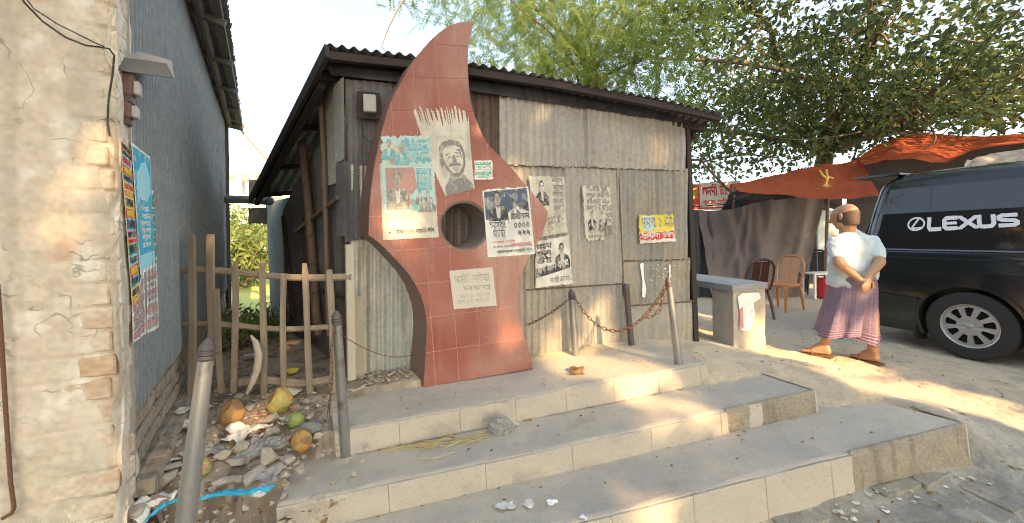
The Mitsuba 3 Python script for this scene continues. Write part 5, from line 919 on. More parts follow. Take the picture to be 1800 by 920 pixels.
hairm = hullof((H(-.015, 0, .03), .0925), (H(.045, 0, .02), .0815), (H(-.02, 0, -.02), .0795), (H(-.03, 0, -.055), .068))
cut_ = lambda m, nrm, P_: m.trim_by_plane(tuple(nrm), float(np.dot(nrm, P_)))
hairm = cut_(hairm, unit(-hup - fwd * .25), H(0, 0, .022)); hairm = cut_(hairm, unit(-fwd - hup * .5), H(.03, 0, 0)); hairm = cut_(hairm, hup, H(0, 0, -.088))
obj('hair', finish(hairm, .008, 2), 'mat_hair', man, smooth=True)
for q in (-1, 1): obj('eye', trimesh.creation.icosphere(2, .011).apply_translation(H(.108, q * .032, .012)), 'mat_white_plastic', man, smooth=True)
# shirt with short sleeves and collar
shm = hullof((J(1479, 427, -.03), .080), (J(1523, 428, .03), .080), (J(1494, 420, 0), .082), (J(1481, 462, -.01), .104), (J(1519, 462, .03), .104)) + hullof((J(1481, 462, -.01), .106), (J(1519, 462, .03), .106), (J(1480, 492, .0), .122), (J(1515, 490, .02), .118))
shm = shm + chainhull((Sl, .064), (Sl * .32 + El * .68, .064)) + chainhull((Sr, .064), (Sr * .32 + Er * .68, .064)) + hullof((J(1489, 409, .02), .068), (J(1494, 416, .03), .085))
ms = finish(shm, .012, 12); v = ms.vertices; nn = ms.vertex_normals; ms.vertices = v + nn * ((meshkit.fbm(np.stack([v[:, 0] * 9 + v[:, 2] * 4, v[:, 1] * 9, v[:, 2] * 7], 1), 4, 5) - .5) * .042 + .009 * np.sin(v[:, 2] * 34 + v[:, 0] * 22 + 3 * np.sin(v[:, 0] * 9)) * np.clip((1.05 - v[:, 2]) * 6, 0, 1))[:, None]
obj('shirt', ms, 'mat_shirt', man, smooth=True)
# lungi: a long wrapped skirt with folds, checked, striped at the hem
def lungi_c(p, n, uv):
    a = uv.x * 46; st = smoothstep(.80, .92, dr.abs(2 * (a - dr.floor(a)) - 1)); b = uv.y * 15; hz = smoothstep(.78, .92, dr.abs(2 * (b - dr.floor(b)) - 1))
    c = mix((.215, .17, .22), (.155, .115, .165), fbm(uv.x * 9, uv.y * 4, 0, 3)); c = mix(c, (.36, .28, .33), st * .5); c = mix(c, (.20, .09, .16), hz * .5)
    e = uv.y * 24; band = smoothstep(.84, .86, uv.y) * smoothstep(.985, .975, uv.y); return mix(c, mix((.12, .06, .11), (.33, .26, .32), smoothstep(.5, .7, e - dr.floor(e))), band * .75)
M('lungi', two(pr(proc(lungi_c), .85, specular=.15)))
nu, nv = 200, 60; Uu, Vv = np.meshgrid(np.linspace(0, 1, nu), np.linspace(0, 1, nv), indexing='ij'); th = Uu * 2 * np.pi
wc, hc2 = J(1500, 484, .01), J(1490, 603, .03); hc2[2] = zg1(*hc2[:2]) + .20
rx = np.interp(Vv, [0, .12, .5, 1], [.185, .20, .222, .252]); ry = np.interp(Vv, [0, .12, .5, 1], [.135, .15, .165, .19])
wav_ = Vv ** .7 * (.020 * np.sin(th * 7 + 1 + Vv * 2) + .013 * np.sin(th * 12 + 3 * Vv) + .05 * np.cos(2 * (th - .1)) * Vv - .085 * np.exp(-((((th - 4.85 + .15 * (1 - Vv)) / .20)) ** 2)) * np.clip(Vv * 1.6, 0, 1)); rr = 1 + wav_ / rx
sc_ = np.array([math.cos(math.radians(8)), math.sin(math.radians(8)), 0]); tc_ = np.array([-sc_[1], sc_[0], 0])
P = wc + Vv[..., None] * (hc2 - wc) + (rx * rr * np.cos(th))[..., None] * sc_ + (ry * rr * np.sin(th))[..., None] * tc_
P[..., 2] += Vv ** 3 * (.03 * np.sin(th * 3 + 1) + .05 * np.cos(th - math.pi)) ; P += (meshkit.fbm(P * 9, 3, 6)[..., None] - .5) * .018 * np.array([1, 1, 0])
gm = grid_mesh(P); uvv = np.stack([Uu.ravel(), Vv.ravel()], 1); obj('lungi', gm, 'mat_lungi', man, smooth=True, uv=uvv)
for h, t_ in ((hl, tl), (hr_, tr)):
    d = unit((t_ - h) * [1, 1, 0]); s_ = np.cross([0, 0, 1], d); ol = Polygon([(-.045, -.03), (.02, -.034), (.12, -.042), (.18, -.036), (.20, 0), (.18, .036), (.12, .044), (.02, .036), (-.045, .03)]).buffer(.006); c = h - [0, 0, .034]
    sd = obj('sandal', put(prism(ol, .014), frame(c, d, s_, [0, 0, 1])), 'mat_sandal', man); obj('strap', tube([c + d * .11 + s_ * .05 + [0, 0, .012], c + d * .12 + s_ * .03 + [0, 0, .055], c + d * .12 + [0, 0, .066], c + d * .12 - s_ * .03 + [0, 0, .055], c + d * .11 - s_ * .05 + [0, 0, .012]], .007, 8), 'mat_sandal', sd, smooth=True)

# ------------------------------------------------------------------ trees
def leaf_mat(name, c0, c1, c2, trans=.9, sc=1.3, rough=.5):
    def f(p, n, uv):
        a = fbm(p.x * sc, p.y * sc, p.z * sc, 3); b = cell_rand(p.x * 9, p.y * 9, p.z * 9); return mix(mix(c0, c1, smoothstep(.32, .68, a)), c2, smoothstep(.72, .95, b) * .8)
    return M(name, {'type': 'principledthin', 'base_color': proc(f), 'roughness': rough, 'diff_trans': trans, 'spec_trans': 0.0, 'eta': 1.4})
leaf_mat('leaf_banyan', (.088, .122, .056), (.14, .18, .080), (.24, .28, .11), 1.1)
leaf_mat('leaf_neem', (.185, .275, .08), (.27, .36, .115), (.37, .42, .15), 1.25, .9)
leaf_mat('leaf_shrub', (.16, .23, .07), (.26, .31, .11), (.34, .36, .16), .9); leaf_mat('leaf_dry', (.20, .12, .06), (.33, .22, .11), (.12, .08, .05), .3, 20)
def bark_c(p, n, uv): return mix((.13, .10, .075), (.24, .20, .155), fbm(p.x * 14, p.y * 14, p.z * 5, 4))
M('bark', bumped(pr(proc(bark_c), .95), lambda p, n, uv: fbm(p.x * 25, p.y * 25, p.z * 8, 3), .02))
def leaves(c, d, nrm, L, Wd, fold=.15):
    c, d, nrm = (np.asarray(q, float) for q in (c, d, nrm)); d = d / np.linalg.norm(d, axis=1, keepdims=True); s = np.cross(d, nrm); s /= np.linalg.norm(s, axis=1, keepdims=True) + 1e-9; up = np.cross(s, d); L = np.broadcast_to(L, len(c))[:, None]; Wd = np.broadcast_to(Wd, len(c))[:, None]
    a, t, m1, m2 = c, c + d * L - up * L * .12, c + d * L * .42 + s * Wd / 2 + up * Wd * fold, c + d * L * .42 - s * Wd / 2 + up * Wd * fold
    V_ = np.stack([a, m1, t, m2], 1).reshape(-1, 3); i = np.arange(len(c))[:, None] * 4
    return TM(V_, np.vstack([i + [0, 1, 2], i + [0, 2, 3]]))
def rand_dirs(r, n, down=.3): d = r.normal(size=(n, 3)); d[:, 2] -= down; return d / np.linalg.norm(d, axis=1, keepdims=True)
def clumps(r, centers, per, sig, L, Wd, down=.35):
    c = np.repeat(centers, per, 0) + r.normal(size=(len(centers) * per, 3)) * np.array(sig); d = rand_dirs(r, len(c), down); n = r.normal(size=(len(c), 3)) * .6 + [0, 0, 1]; k = r.uniform(.65, 1.2, len(c)); return c, d, n, L * k, Wd * k
def limb(p, q, r0_, r1, bend, seed, n=14):
    r = np.random.default_rng(seed); t = np.linspace(0, 1, n)[:, None]; P = np.array(p) * (1 - t) + np.array(q) * t; o = r.normal(size=3) * bend; P = P + np.sin(t * np.pi) * o + (meshkit.noise(np.hstack([t * 5, t * 0 + seed, t * 0]), seed)[:, None] - .5) * bend * .5 * r.normal(size=3); return tube(P, np.linspace(r0_, r1, n), 8), P
# the broad-leaved tree over the stall
rt_ = np.random.default_rng(21)
tree = thing('broad_leaved_tree', 'large spreading broad leaved tree with dark foliage over the stall and van at the right', 'tree')
base = np.array([7.6, 10.2, 0]); crown = np.array([7.6, 9.8, 3.4])
m, P = limb(base, crown, .26, .17, .2, 1); obj('trunk', m, 'mat_bark', tree, smooth=True)
tips = []
LIMBS = [((7.4, 9.8, 3.2), (2.2, 7.8, 4.7)), ((7.5, 9.8, 3.4), (4.0, 7.0, 5.6)), ((7.6, 9.8, 3.3), (9.6, 7.2, 4.3)), ((7.6, 9.7, 3.0), (4.2, 9.0, 3.0)), ((7.6, 9.8, 3.4), (6.4, 6.4, 5.4)), ((7.6, 9.9, 3.4), (12, 8.5, 5.2)), ((7.6, 9.8, 3.4), (7.8, 6.2, 4.6)), ((7.6, 9.9, 3.4), (6.6, 11.5, 6.5)), ((7.6, 9.8, 3.3), (2.6, 9.6, 3.4)), ((7.6, 9.8, 3.3), (11, 6.6, 3.8)), ((7.5, 9.8, 3.3), (3.0, 6.6, 6.6))]
twigs = []
for k, (a, b) in enumerate(LIMBS):
    m, P = limb(a, b, .085, .02, .45, k + 3); obj('branch', m, 'mat_bark', tree, smooth=True); tips.append(P)
    for j in range(9):
        i = rt_.integers(4, len(P)); q = P[i] + rt_.normal(size=3) * [.9, .7, .55]; m2, _ = limb(P[i], q, .025, .006, .12, 100 + k * 20 + j, 7); twigs.append(m2)
obj('twigs', cat_(twigs), 'mat_bark', tree, smooth=True, kind='stuff')
def crown_centres(n, ok):
    out = []
    while len(out) < n:
        P = tips[rt_.integers(len(tips))]; q = P[rt_.integers(3, len(P))] + rt_.normal(size=3) * [.95, .8, .62]
        if ok(q): out.append(q)
    return np.array(out)
def scr(q): x, y, z = q[0], q[1], q[2] - EYE; return 900 + FOC * (x / y - ROLL * z / y), HOR - FOC * (z / y + ROLL * x / y)
LOW = lambda x: np.interp(x, [950, 1150, 1225, 1350, 1500, 1600, 1700, 1900], [60, 150, 322, 316, 275, 225, 235, 235])
def okc(q):
    if q[1] < 5.6 or q[2] < 2.2: return False
    x, y = scr(q)
    return q[2] > EYE + (HOR - LOW(x)) / FOC * q[1] and x > 930 + 100 * rt_.random() and not (q[1] > 9.4 and q[2] < 2.9)
cc = crown_centres(640, okc)
c, d, n, L, Wd = clumps(rt_, cc, 30, (.25, .25, .17), .145, .095)
keep = np.array([q[2] > EYE + (HOR - LOW(scr(q)[0]) - 14) / FOC * q[1] for q in c]); c, d, n, L, Wd = c[keep], d[keep], n[keep], L[keep], Wd[keep]
obj('crown', leaves(c, d, n, L, Wd), 'mat_leaf_banyan', tree, kind='stuff')
# the feathery tree behind the shed
rn = np.random.default_rng(33)
neem = thing('feathery_tree', 'light green feathery leaved tree hanging over the tin shed roof behind the monument', 'tree')
m, P = limb((2.2, 8.2, 0), (1.5, 7.6, 4.6), .20, .13, .15, 5); obj('trunk', m, 'mat_bark', neem, smooth=True)
NL = [((1.7, 7.8, 3.6), (-.2, 5.8, 4.9)), ((1.5, 7.6, 4.4), (2.6, 6.2, 5.0)), ((1.5, 7.6, 4.4), (.6, 6.6, 5.8)), ((1.6, 7.7, 4.0), (.5, 6.6, 3.9)), ((1.5, 7.6, 4.6), (-1.3, 5.2, 5.3)), ((1.6, 7.7, 4.2), (2.0, 6.4, 4.0)), ((1.5, 7.6, 4.6), (3.4, 6.8, 5.6))]
nt = []
for k, (a, b) in enumerate(NL): m, P = limb(a, b, .035, .008, .25, 50 + k); obj('branch', m, 'mat_bark', neem, smooth=True); nt.append(P)
m, P = limb(at(724, -8, 5.0), at(672, 82, 4.9), .014, .005, .05, 77); obj('branch', m, 'mat_bark', neem, smooth=True); m, P3_ = limb(at(672, 82, 4.9), at(694, 100, 4.9), .006, .003, .02, 78); obj('branch', m, 'mat_bark', neem, smooth=True)
NLOW = lambda x: np.interp(x, [590, 640, 735, 762, 800, 860, 960, 1100, 1200, 1290], [12, 26, 46, 70, 95, 195, 225, 205, 230, 130])
fb, fd = [], []
while len(fb) < 3600:
    P = nt[rn.integers(len(nt))]; q = P[rn.integers(3, len(P))] + rn.normal(size=3) * [.75, .5, .55]; x, y = scr(q)
    if q[1] > 4.5 and y < NLOW(x) - 6 and 600 < x < 1300: fb.append(q); fd.append([rn.normal() * .8, rn.normal() * .8, -.55 + rn.normal() * .35])
fb, fd = np.array(fb), np.array(fd); fd /= np.linalg.norm(fd, axis=1, keepdims=True); Lf = rn.uniform(.18, .34, len(fb)); K = 11
t = np.linspace(.12, 1, K); c = (fb[:, None] + fd[:, None] * (t * Lf[:, None])[..., None]); c[..., 2] -= (t ** 2 * .05)[None]
sd_ = np.cross(fd, [0, 0, 1.0]); sd_ /= np.linalg.norm(sd_, axis=1, keepdims=True) + 1e-9; nn_ = np.cross(sd_, fd)
CC, DD, NN = [], [], []
for s in (-1, 1): CC.append(c.reshape(-1, 3)); DD.append((s * sd_[:, None] * .8 + fd[:, None] * .55 + rn.normal(size=c.shape) * .12 + 0 * c).reshape(-1, 3)); NN.append((nn_[:, None] + rn.normal(size=c.shape) * .2).reshape(-1, 3))
obj('crown', leaves(np.vstack(CC), np.vstack(DD), np.vstack(NN), .062, .018, .05), 'mat_leaf_neem', neem, kind='stuff')
# unseen shade trees behind the camera, gaps cut along sun rays to place light
def gp(px, py, z=.05): return hit(px, py, (0, 0, z), (0, 0, 1))
GAPS = [(hit(1085, 700, e1_l, np.cross(e1_r - e1_l, W)), .10), (hit(1120, 678, e1_l, np.cross(e1_r - e1_l, W)), .13), (tier_pt(1000, 640, T1), .09), (tier_pt(1060, 648, T1), .11), (tier_pt(960, 632, T1), .06), (tier_pt(1140, 640, T1), .07), (fw(1045, 570), .12), (fw(1035, 600), .09), (fw(985, 615), .06), (fw(1075, 600), .05), (tier_pt(1150, 706, T2), .03), (tier_pt(1195, 703, T2), .03), (tier_pt(1105, 712, T2), .04), (fw(950, 215), .05), (fw(965, 235), .04), (fw(912, 300), .07), (fw(1165, 262), .05), (fw(1030, 470), .05),
    (tier_pt(1280, 905, T3), .045), (tier_pt(1150, 905, T3), .05), (tier_pt(1310, 725, T2), .05), (tier_pt(1395, 735, T2), .04), (hit(1310, 600, bc, bn), .10), (hit(1325, 570, bc, bn), .07), (hit(1270, 600, bc, bn), .09), (hit(150, 262, F0, FN), .015), (hit(158, 308, F0, FN), .02), (hit(158, 352, F0, FN), .02), (hit(130, 425, F0, FN), .01), (fp(499, 598), .05), (fp(534, 470), .04), (fp(372, 430), .05), (at(490, 702, 2.35), .06), (at(408, 730, 2.2), .05), (at(345, 790, 1.33), .06), (mon3(*mon(742, 395)), .07), (mon3(*mon(890, 580)), .06), (mon3(*mon(690, 395)), .04), (HC, .07), (J(1482, 440, -.12), .14), (J(1500, 470, -.12), .10), (J(1525, 560, -.2), .09), (J(1450, 560, -.1), .09), (vo + VF * .35 + [0, 0, .45], .10), (vo + VF * 1.25 + [0, 0, .15], .12), (at(1362, 500, 7.2), .2)]
for a, b, n_, r0_, r1 in (((1268, 622), (1440, 660), 7, .13, .22), ((1330, 640), (1560, 672), 8, .15, .22), ((1400, 690), (1620, 690), 7, .13, .17), ((1560, 672), (1800, 740), 9, .20, .17), ((1640, 712), (1830, 758), 6, .10, .12), ((1360, 612), (1440, 630), 4, .10, .16), ((1215, 600), (1300, 620), 4, .07, .08), ((1240, 555), (1300, 560), 3, .12, .12)):
    for q in np.linspace(0, 1, n_): GAPS.append((gp(a[0] + (b[0] - a[0]) * q, a[1] + (b[1] - a[1]) * q, .06), r0_ + (r1 - r0_) * q))
rs = np.random.default_rng(44)
for k, (ctr, rad, base_) in enumerate((((5.0, -8.0, 6.6), (4.6, 3.4, 4.0), (5.0, -8.2)), ((10.4, -4.6, 7.2), (4.8, 3.6, 4.2), (10.6, -4.6)))):
    sh_ = thing('shade_tree', ('nearer' if k == 0 else 'farther') + ' of two unseen leafy shade trees behind the viewpoint, crowns cut for sun patches', 'tree'); m, P = limb((base_[0], base_[1], 0), (base_[0] * .8 + ctr[0] * .2, base_[1] * .8 + ctr[1] * .2, 4.6), .26, .16, .2, 200 + k); obj('trunk', m, 'mat_bark', sh_, smooth=True); q0 = P[-1]
    for j in range(8): a = j * .785 + k; obj('branch', limb(q0, np.array(ctr) + np.array(rad) * [.75 * math.cos(a), .75 * math.sin(a), -.2], .09, .02, .25, 220 + 10 * k + j)[0], 'mat_bark', sh_, smooth=True)
    N = 17000; u = rs.normal(size=(N, 3)); u /= np.linalg.norm(u, axis=1, keepdims=True); c = np.array(ctr) + u * np.array(rad) * (rs.uniform(0, 1, (N, 1)) ** .38); keep = np.ones(N, bool); jit = rs.uniform(.85, 1.3, N)
    for Pq, r_ in GAPS: v_ = c - Pq; tt = v_ @ SUN; dd = np.linalg.norm(v_ - tt[:, None] * SUN, axis=1); keep &= ~((dd < (r_ * 1.2 + .07) * jit) & (tt > 0))
    c = c[keep]; d = rand_dirs(rs, len(c), .2); k_ = rs.uniform(.7, 1.2, len(c)); obj('crown', leaves(c, d, rs.normal(size=c.shape) * .5 + SUN, .26 * k_, .17 * k_), 'mat_leaf_banyan', sh_, kind='stuff')
# ------------------------------------------------------------------ beyond the alley
flat('far_grey_plank', (.42, .42, .42), .8)
pb = thing('pale_blue_wall', 'pale blue tin wall end standing at the far end of the alley beside the shed', 'wall')
q = [at(477, 572, 5.9), at(520, 572, 5.2), at(484, 352, 5.2), at(466, 352, 5.9)]
obj('sheet', corrugated(q[0] * [1, 1, 0] + [0, 0, 0.0], (q[1] - q[0]) * [1, 1, 0], [-.03, 0, 1], np.linalg.norm((q[1] - q[0])[:2]), 1.84, .08, .006, 3), 'mat_tin_blue', pb, smooth=True)
obj('gutter_pipe', tube([at(392, 350, 5.6), at(430, 351, 5.5), at(475, 354, 5.3)], .055, 14), 'mat_steel', label='thick grey horizontal pipe bridging the alley from building to shed', cat='pipe', smooth=40)
obj('plank', bar(at(432, 232, 6.1), at(492, 300, 5.7), .13, .03), 'mat_far_grey_plank', label='pale plank slanting down from the tin building eave to the shed roof', cat='plank')
hs = thing('hanging_sheet', 'short rusty corrugated sheets hanging at the shed\'s far roof corner', 'tin sheet')
for y0, y1, x0, x1 in ((394, 366, 437, 470), (350, 316, 438, 476)): a = at(x0, y0, 5.55); b = at(x1, y0, 5.35); obj('sheet', corrugated(a, b - a, [0, .05, 1], np.linalg.norm(b - a), at(x0, y1, 5.55)[2] - a[2], .07, .012, 5), 'mat_tin_dust', hs, smooth=True)
fb_ = thing('concrete_building', 'far white concrete building frame under construction, seen through the alley gap', 'building'); o = at(372, 418, 42) * [1, 1, 0]; flat('far_white', (.66, .66, .66), .9); flat('far_grey', (.40, .42, .43), .9)
for z in (0, 3.1, 5.9, 8.3): obj('floor_slab', put(bevel_box(8.5, 6, .35), frame(o + [3.4, 3, z], [1, 0, 0], [0, 1, 0])), 'mat_far_white', fb_)
for x in np.linspace(-.5, 7.4, 6):
    for y in (.3, 5.7): obj('column', put(bevel_box(.4, .4, 8.2), frame(o + [x, y, 4.15], [1, 0, 0], [0, 1, 0])), 'mat_far_white', fb_)
for z in (.2, 3.3): obj('infill_wall', put(bevel_box(7.6, .15, 2.4), frame(o + [3.4, .9, z + 1.2], [1, 0, 0], [0, 1, 0])), 'mat_far_white', fb_)
for x in np.linspace(.6, 6.4, 5): obj('window', put(bevel_box(.8, .05, 1.1), frame(o + [x, .80, 4.7], [1, 0, 0], [0, 1, 0])), 'mat_far_grey', fb_)
rg_ = np.random.default_rng(55)
def bush(px, py, Y, w, h, n, L, lab, k, nm='shrub', mt='mat_leaf_shrub', g=None):
    b = at(px, py, Y) * [1, 1, 0]; b[2] = zg1(b[0], b[1]); t = thing(nm, lab, nm.replace('_', ' '), g)
    st_ = [limb(b, b + [rg_.normal() * w * .4, rg_.normal() * w * .4, h * rg_.uniform(.6, .95)], .03, .008, .1, 300 + k * 9 + j)[0] for j in range(5)]; obj('stem', cat_(st_), 'mat_bark', t, smooth=True, kind='stuff'); u = rg_.normal(size=(n // 14, 3)); u /= np.linalg.norm(u, axis=1, keepdims=True); cen = b + [0, 0, h * .58] + u * [w * .5, w * .5, h * .45] * (rg_.uniform(0, 1, (len(u), 1)) ** .45)
    c, d, nn2, L2, W2 = clumps(rg_, cen, 14, (.13 * w, .13 * w, .10 * h), L, L * .42); obj('foliage', leaves(c, d, nn2, L2, W2), mt, t, kind='stuff')
bush(430, 470, 11.5, 1.6, 1.5, 1500, .22, 'bright long leaved shrub in the sun just past the alley, nearest the fence', 1); bush(412, 440, 17, 2.6, 2.6, 1500, .25, 'pale green bushy shrub behind the long leaved one, past the alley', 2); bush(465, 440, 19, 2.6, 2.2, 1200, .25, 'small sunlit shrub half hidden by the pale blue wall end', 3); bush(445, 600, 4.6, .7, .35, 500, .08, 'low weedy plant growing on the alley floor behind the fence', 4, 'weed'); bush(425, 618, 4.0, .6, .28, 400, .07, 'low dark weed beside the tin building plinth behind the fence', 5, 'weed')
bush(420, 420, 60, 12, 7, 1700, .55, 'hazy distant tree seen through the alley gap', 10, 'distant_tree')
# what stands across the road behind the camera, seen in the van's glass and paint
rw_ = thing('roadside_wall', 'grimy plastered roadside wall across the road behind the viewpoint', 'wall')
wa, wb = np.array([-15, -5.5, 0]), np.array([-1.5, -10.5, 0]); wd_ = unit(wb - wa); obj('wall', put(bevel_box(np.linalg.norm(wb - wa), .25, 2.6, .02), frame((wa + wb) / 2 + [0, 0, 1.3], wd_, np.cross([0, 0, 1], wd_), [0, 0, 1])), 'mat_cement', rw_)
for k, (x, y) in enumerate(((-11, -8.5), (-5.5, -11.5), (-15, -4))):
    t = thing('roadside_tree', ('first', 'second', 'third')[k] + ' dark tree beyond the roadside wall behind the viewpoint, counted from its middle', 'tree'); m, P = limb((x, y, 0), (x + .3, y, 3.2), .25, .15, .1, 400 + k); obj('trunk', m, 'mat_bark', t, smooth=True)
    u = rs.normal(size=(200, 3)); u /= np.linalg.norm(u, axis=1, keepdims=True); cen = np.array([x, y, 4.6]) + u * [2.4, 2.4, 1.7] * rs.uniform(.3, 1, (200, 1)); c, d, n, L, Wd = clumps(rs, cen, 24, (.35, .35, .3), .28, .18); obj('crown', leaves(c, d, n, L, Wd), 'mat_leaf_banyan', t, kind='stuff')
fw_ = thing('far_wall', 'low dusty plastered wall beyond the stall curtain, hidden from the front', 'wall'); obj('wall', put(bevel_box(16, .2, 1.75, .02), frame([9.0, 14.5, .85], [1, .05, 0], [-.05, 1, 0], [0, 0, 1])), 'mat_cement', fw_)

# ------------------------------------------------------------------ litter, rubble, coconuts
def on(px, py, z=None):
    """the ground point seen at a pixel"""
    d = ray(px, py); t = np.linspace(1.0, 9, 900); P = CAM + t[:, None] * d; g = zg(P[:, 0], P[:, 1]); i = np.argmax(P[:, 2] < g); q = P[i].copy(); q[2] = g[i]; return q
def husk_c(p, n, uv): return mix(mix((.25, .25, .075), (.33, .28, .10), fbm(p.x * 12, p.y * 12, p.z * 12, 3)), (.42, .20, .06), smoothstep(.46, .6, fbm(p.x * 26 + 5, p.y * 26, p.z * 12, 4)) * .8) * (.75 + .4 * noise(p.x * 120, p.y * 120, p.z * 50))
M('coconut', bumped(pr(proc(husk_c), .6), lambda p, n, uv: fbm(p.x * 30, p.y * 30, p.z * 30, 2), .003))
def husk2_c(p, n, uv): return mix((.38, .22, .085), (.20, .12, .06), smoothstep(.4, .65, fbm(p.x * 22, p.y * 22, p.z * 22, 3)))
M('coconut_fibre', two(pr(proc(husk2_c), .9))); flat('coconut_green', (.22, .27, .08), .5)
def coconut(px, py, r, lab, k, cut=True, mat='mat_coconut', rot=0.0):
    r = r * .8; o = on(px, py) + [0, 0, r * .75]; s = trimesh.creation.icosphere(4, 1.0); v = s.vertices * [1, .92, 1.12]; v = v * (1 + .07 * np.cos(3 * np.arctan2(v[:, 1], v[:, 0])) * (1 - np.abs(v[:, 2]))[:, None].T.ravel())[:, None] * (1 + (meshkit.fbm(v * 2 + k, 3, k) - .5) * .16)[:, None]
    a = unit([math.cos(rot), -.5, .55]); h = v @ a; cutm = h > .74
    if cut: v = np.where(cutm[:, None], v - (h - .74)[:, None] * a * 1.15, v)
    t = thing('coconut', lab, 'coconut'); f = s.faces; top_ = cutm[f].all(1) if cut else np.zeros(len(f), bool)
    obj('husk', TM(o + v * r, f[~top_]), mat, t, smooth=True)
    if cut and top_.any(): v2 = v + a * (meshkit.noise(v * 9, k)[:, None] * .08 - .03) * cutm[:, None]; obj('cut_fibre', TM(o + v2 * r, f[top_]), 'mat_coconut_fibre', t, smooth=True)
coconut(408, 742, .078, 'brown burst coconut husk lying alone against the big bollard', 1, True, 'mat_coconut_fibre', 2.0)
coconut(492, 722, .088, 'green coconut with orange sunlit torn fibre, farthest from the camera beside the fence', 2, True, 'mat_coconut', 2.4)
coconut(521, 752, .052, 'small plain green coconut, upper of two beside the top step corner', 3, False, 'mat_coconut_green', 1.0)
coconut(530, 788, .060, 'yellow-green coconut, lower of two beside the top step corner', 4, True, 'mat_coconut', .6)
coconut(355, 836, .05, 'half hidden coconut with a pink scrap, behind the foot of the big bollard', 5, True, 'mat_coconut', 2.8)
def rock_c(p, n, uv): return mix((.44, .39, .32), (.31, .265, .215), fbm(p.x * 15, p.y * 15, p.z * 15, 4)) * (.85 + .3 * noise(p.x * 90, p.y * 90, p.z * 90))
M('rubble', bumped(pr(proc(rock_c), .95, specular=.1), lambda p, n, uv: fbm(p.x * 50, p.y * 50, p.z * 50, 3), .004)); flat('brick_bit', (.32, .20, .15), .95)
rr_ = np.random.default_rng(66)
pts = [(280, 800, .075), (290, 852, .075), (252, 868, .055), (295, 735, .05), (445, 765, .07), (470, 745, .075), (430, 790, .06), (405, 770, .055), (500, 780, .06), (470, 810, .075), (390, 810, .05), (250, 825, .04), (310, 785, .045), (345, 760, .045), (520, 725, .05), (545, 735, .04), (560, 770, .035), (455, 835, .05), (420, 850, .04), (500, 840, .035), (275, 890, .05), (240, 905, .05), (380, 780, .035), (540, 710, .035), (440, 720, .04), (360, 720, .05), (385, 690, .04), (420, 700, .05)]
for k, (x, y, s) in enumerate(pts):
    o = on(x, y) + [0, 0, s * .25]; m = lump(rock(s, k, (1, .8, .55)), .012, k, .018); m.apply_translation(o); obj('rubble_stone', m, 'mat_brick_bit' if k % 6 == 2 else 'mat_rubble', label='grey-brown lump of rubble in the rubbish heap between fence and bollard' if k % 6 != 2 else 'reddish brick fragment in the rubbish heap between fence and bollard', cat='stone', group='rubble lumps in the rubbish heap' if k % 6 != 2 else 'brick fragments in the rubbish heap', smooth=28)
big = [(300, 770, .06), (262, 800, .05), (330, 800, .05), (415, 815, .065), (440, 845, .06), (480, 765, .055), (505, 815, .05), (395, 850, .05), (430, 805, .05), (350, 790, .05), (300, 830, .05), (530, 830, .04)]
for k, (x, y, s) in enumerate(big):
    o = on(x, y) + [0, 0, s * .2]; m = lump(rock(s, 50 + k, (1.2, .8, .45)), .014, k, .018); m.apply_translation(o); obj('rubble_stone', m, 'mat_rubble', label='grey-brown lump of rubble in the rubbish heap between fence and bollard', cat='stone', group='rubble lumps in the rubbish heap', smooth=28)
for k, (x, y, s, lab) in enumerate(((430, 770, .075, 'largest grey film sheet spread over rubble in front of the fence'), (370, 800, .05, 'grey film piece right behind the big bollard'), (455, 800, .06, 'pale film piece in the middle of the rubbish heap'), (300, 700, .05, 'pale film piece at the foot of the brick plinth'), (470, 845, .045, 'film piece just left of the middle step end'), (280, 760, .05, 'film piece on the plinth ledge behind the big bollard'), (250, 890, .06, 'greyish film piece at the bottom left by the pier'))):
    r = np.random.default_rng(700 + k); u, v = np.meshgrid(np.linspace(-1, 1, 26), np.linspace(-1, 1, 22), indexing='ij'); a = np.arctan2(v, u); w = 1 + .25 * np.sin(3 * a + k) + .15 * np.sin(5 * a + 2 * k); z = np.abs(meshkit.fbm(np.stack([u * 1.6 + k, v * 1.6, u * 0], -1), 4, k) - .5) * 1.3
    c = on(x, y); X, Y = c[0] + u * w * s * 1.2, c[1] + v * w * s; obj('film_piece', grid_mesh(np.stack([X, Y, zg(X, Y) + .012 + z * s], -1)), 'mat_plastic_film' if k % 3 else 'mat_paper', label=lab, cat='plastic film', smooth=True)
pl_ = []
for k in range(900):
    x, y = rr_.uniform(-2.0, -.75), rr_.uniform(1.2, 2.9)
    if Polygon([e1_l[:2], e1_r[:2], (e1_r + V * .75)[:2], (e1_l + V * .62 - U * .12)[:2]]).buffer(.03).contains(Point(x, y)): continue
    s = rr_.uniform(.006, .024); m = rock(s, 900 + k, (1, .8, .6), 9); m.apply_translation([x, y, zg1(x, y) + s * .2]); pl_.append(m)
for k in range(160):
    q = on(rr_.uniform(625, 722), rr_.uniform(645, 675)) if k % 2 else fw(rr_.uniform(625, 725), 668, rr_.uniform(.02, .2)); s = rr_.uniform(.006, .02); m = rock(s, 2900 + k, (1, .8, .6), 9); m.apply_translation([q[0], q[1], zg1(q[0], q[1]) + s * .4 + .012]); pl_.append(m)
obj('gravel', cat_(pl_), 'mat_rubble', label='small stone chips and grit scattered over the rubbish heap', kind='stuff')
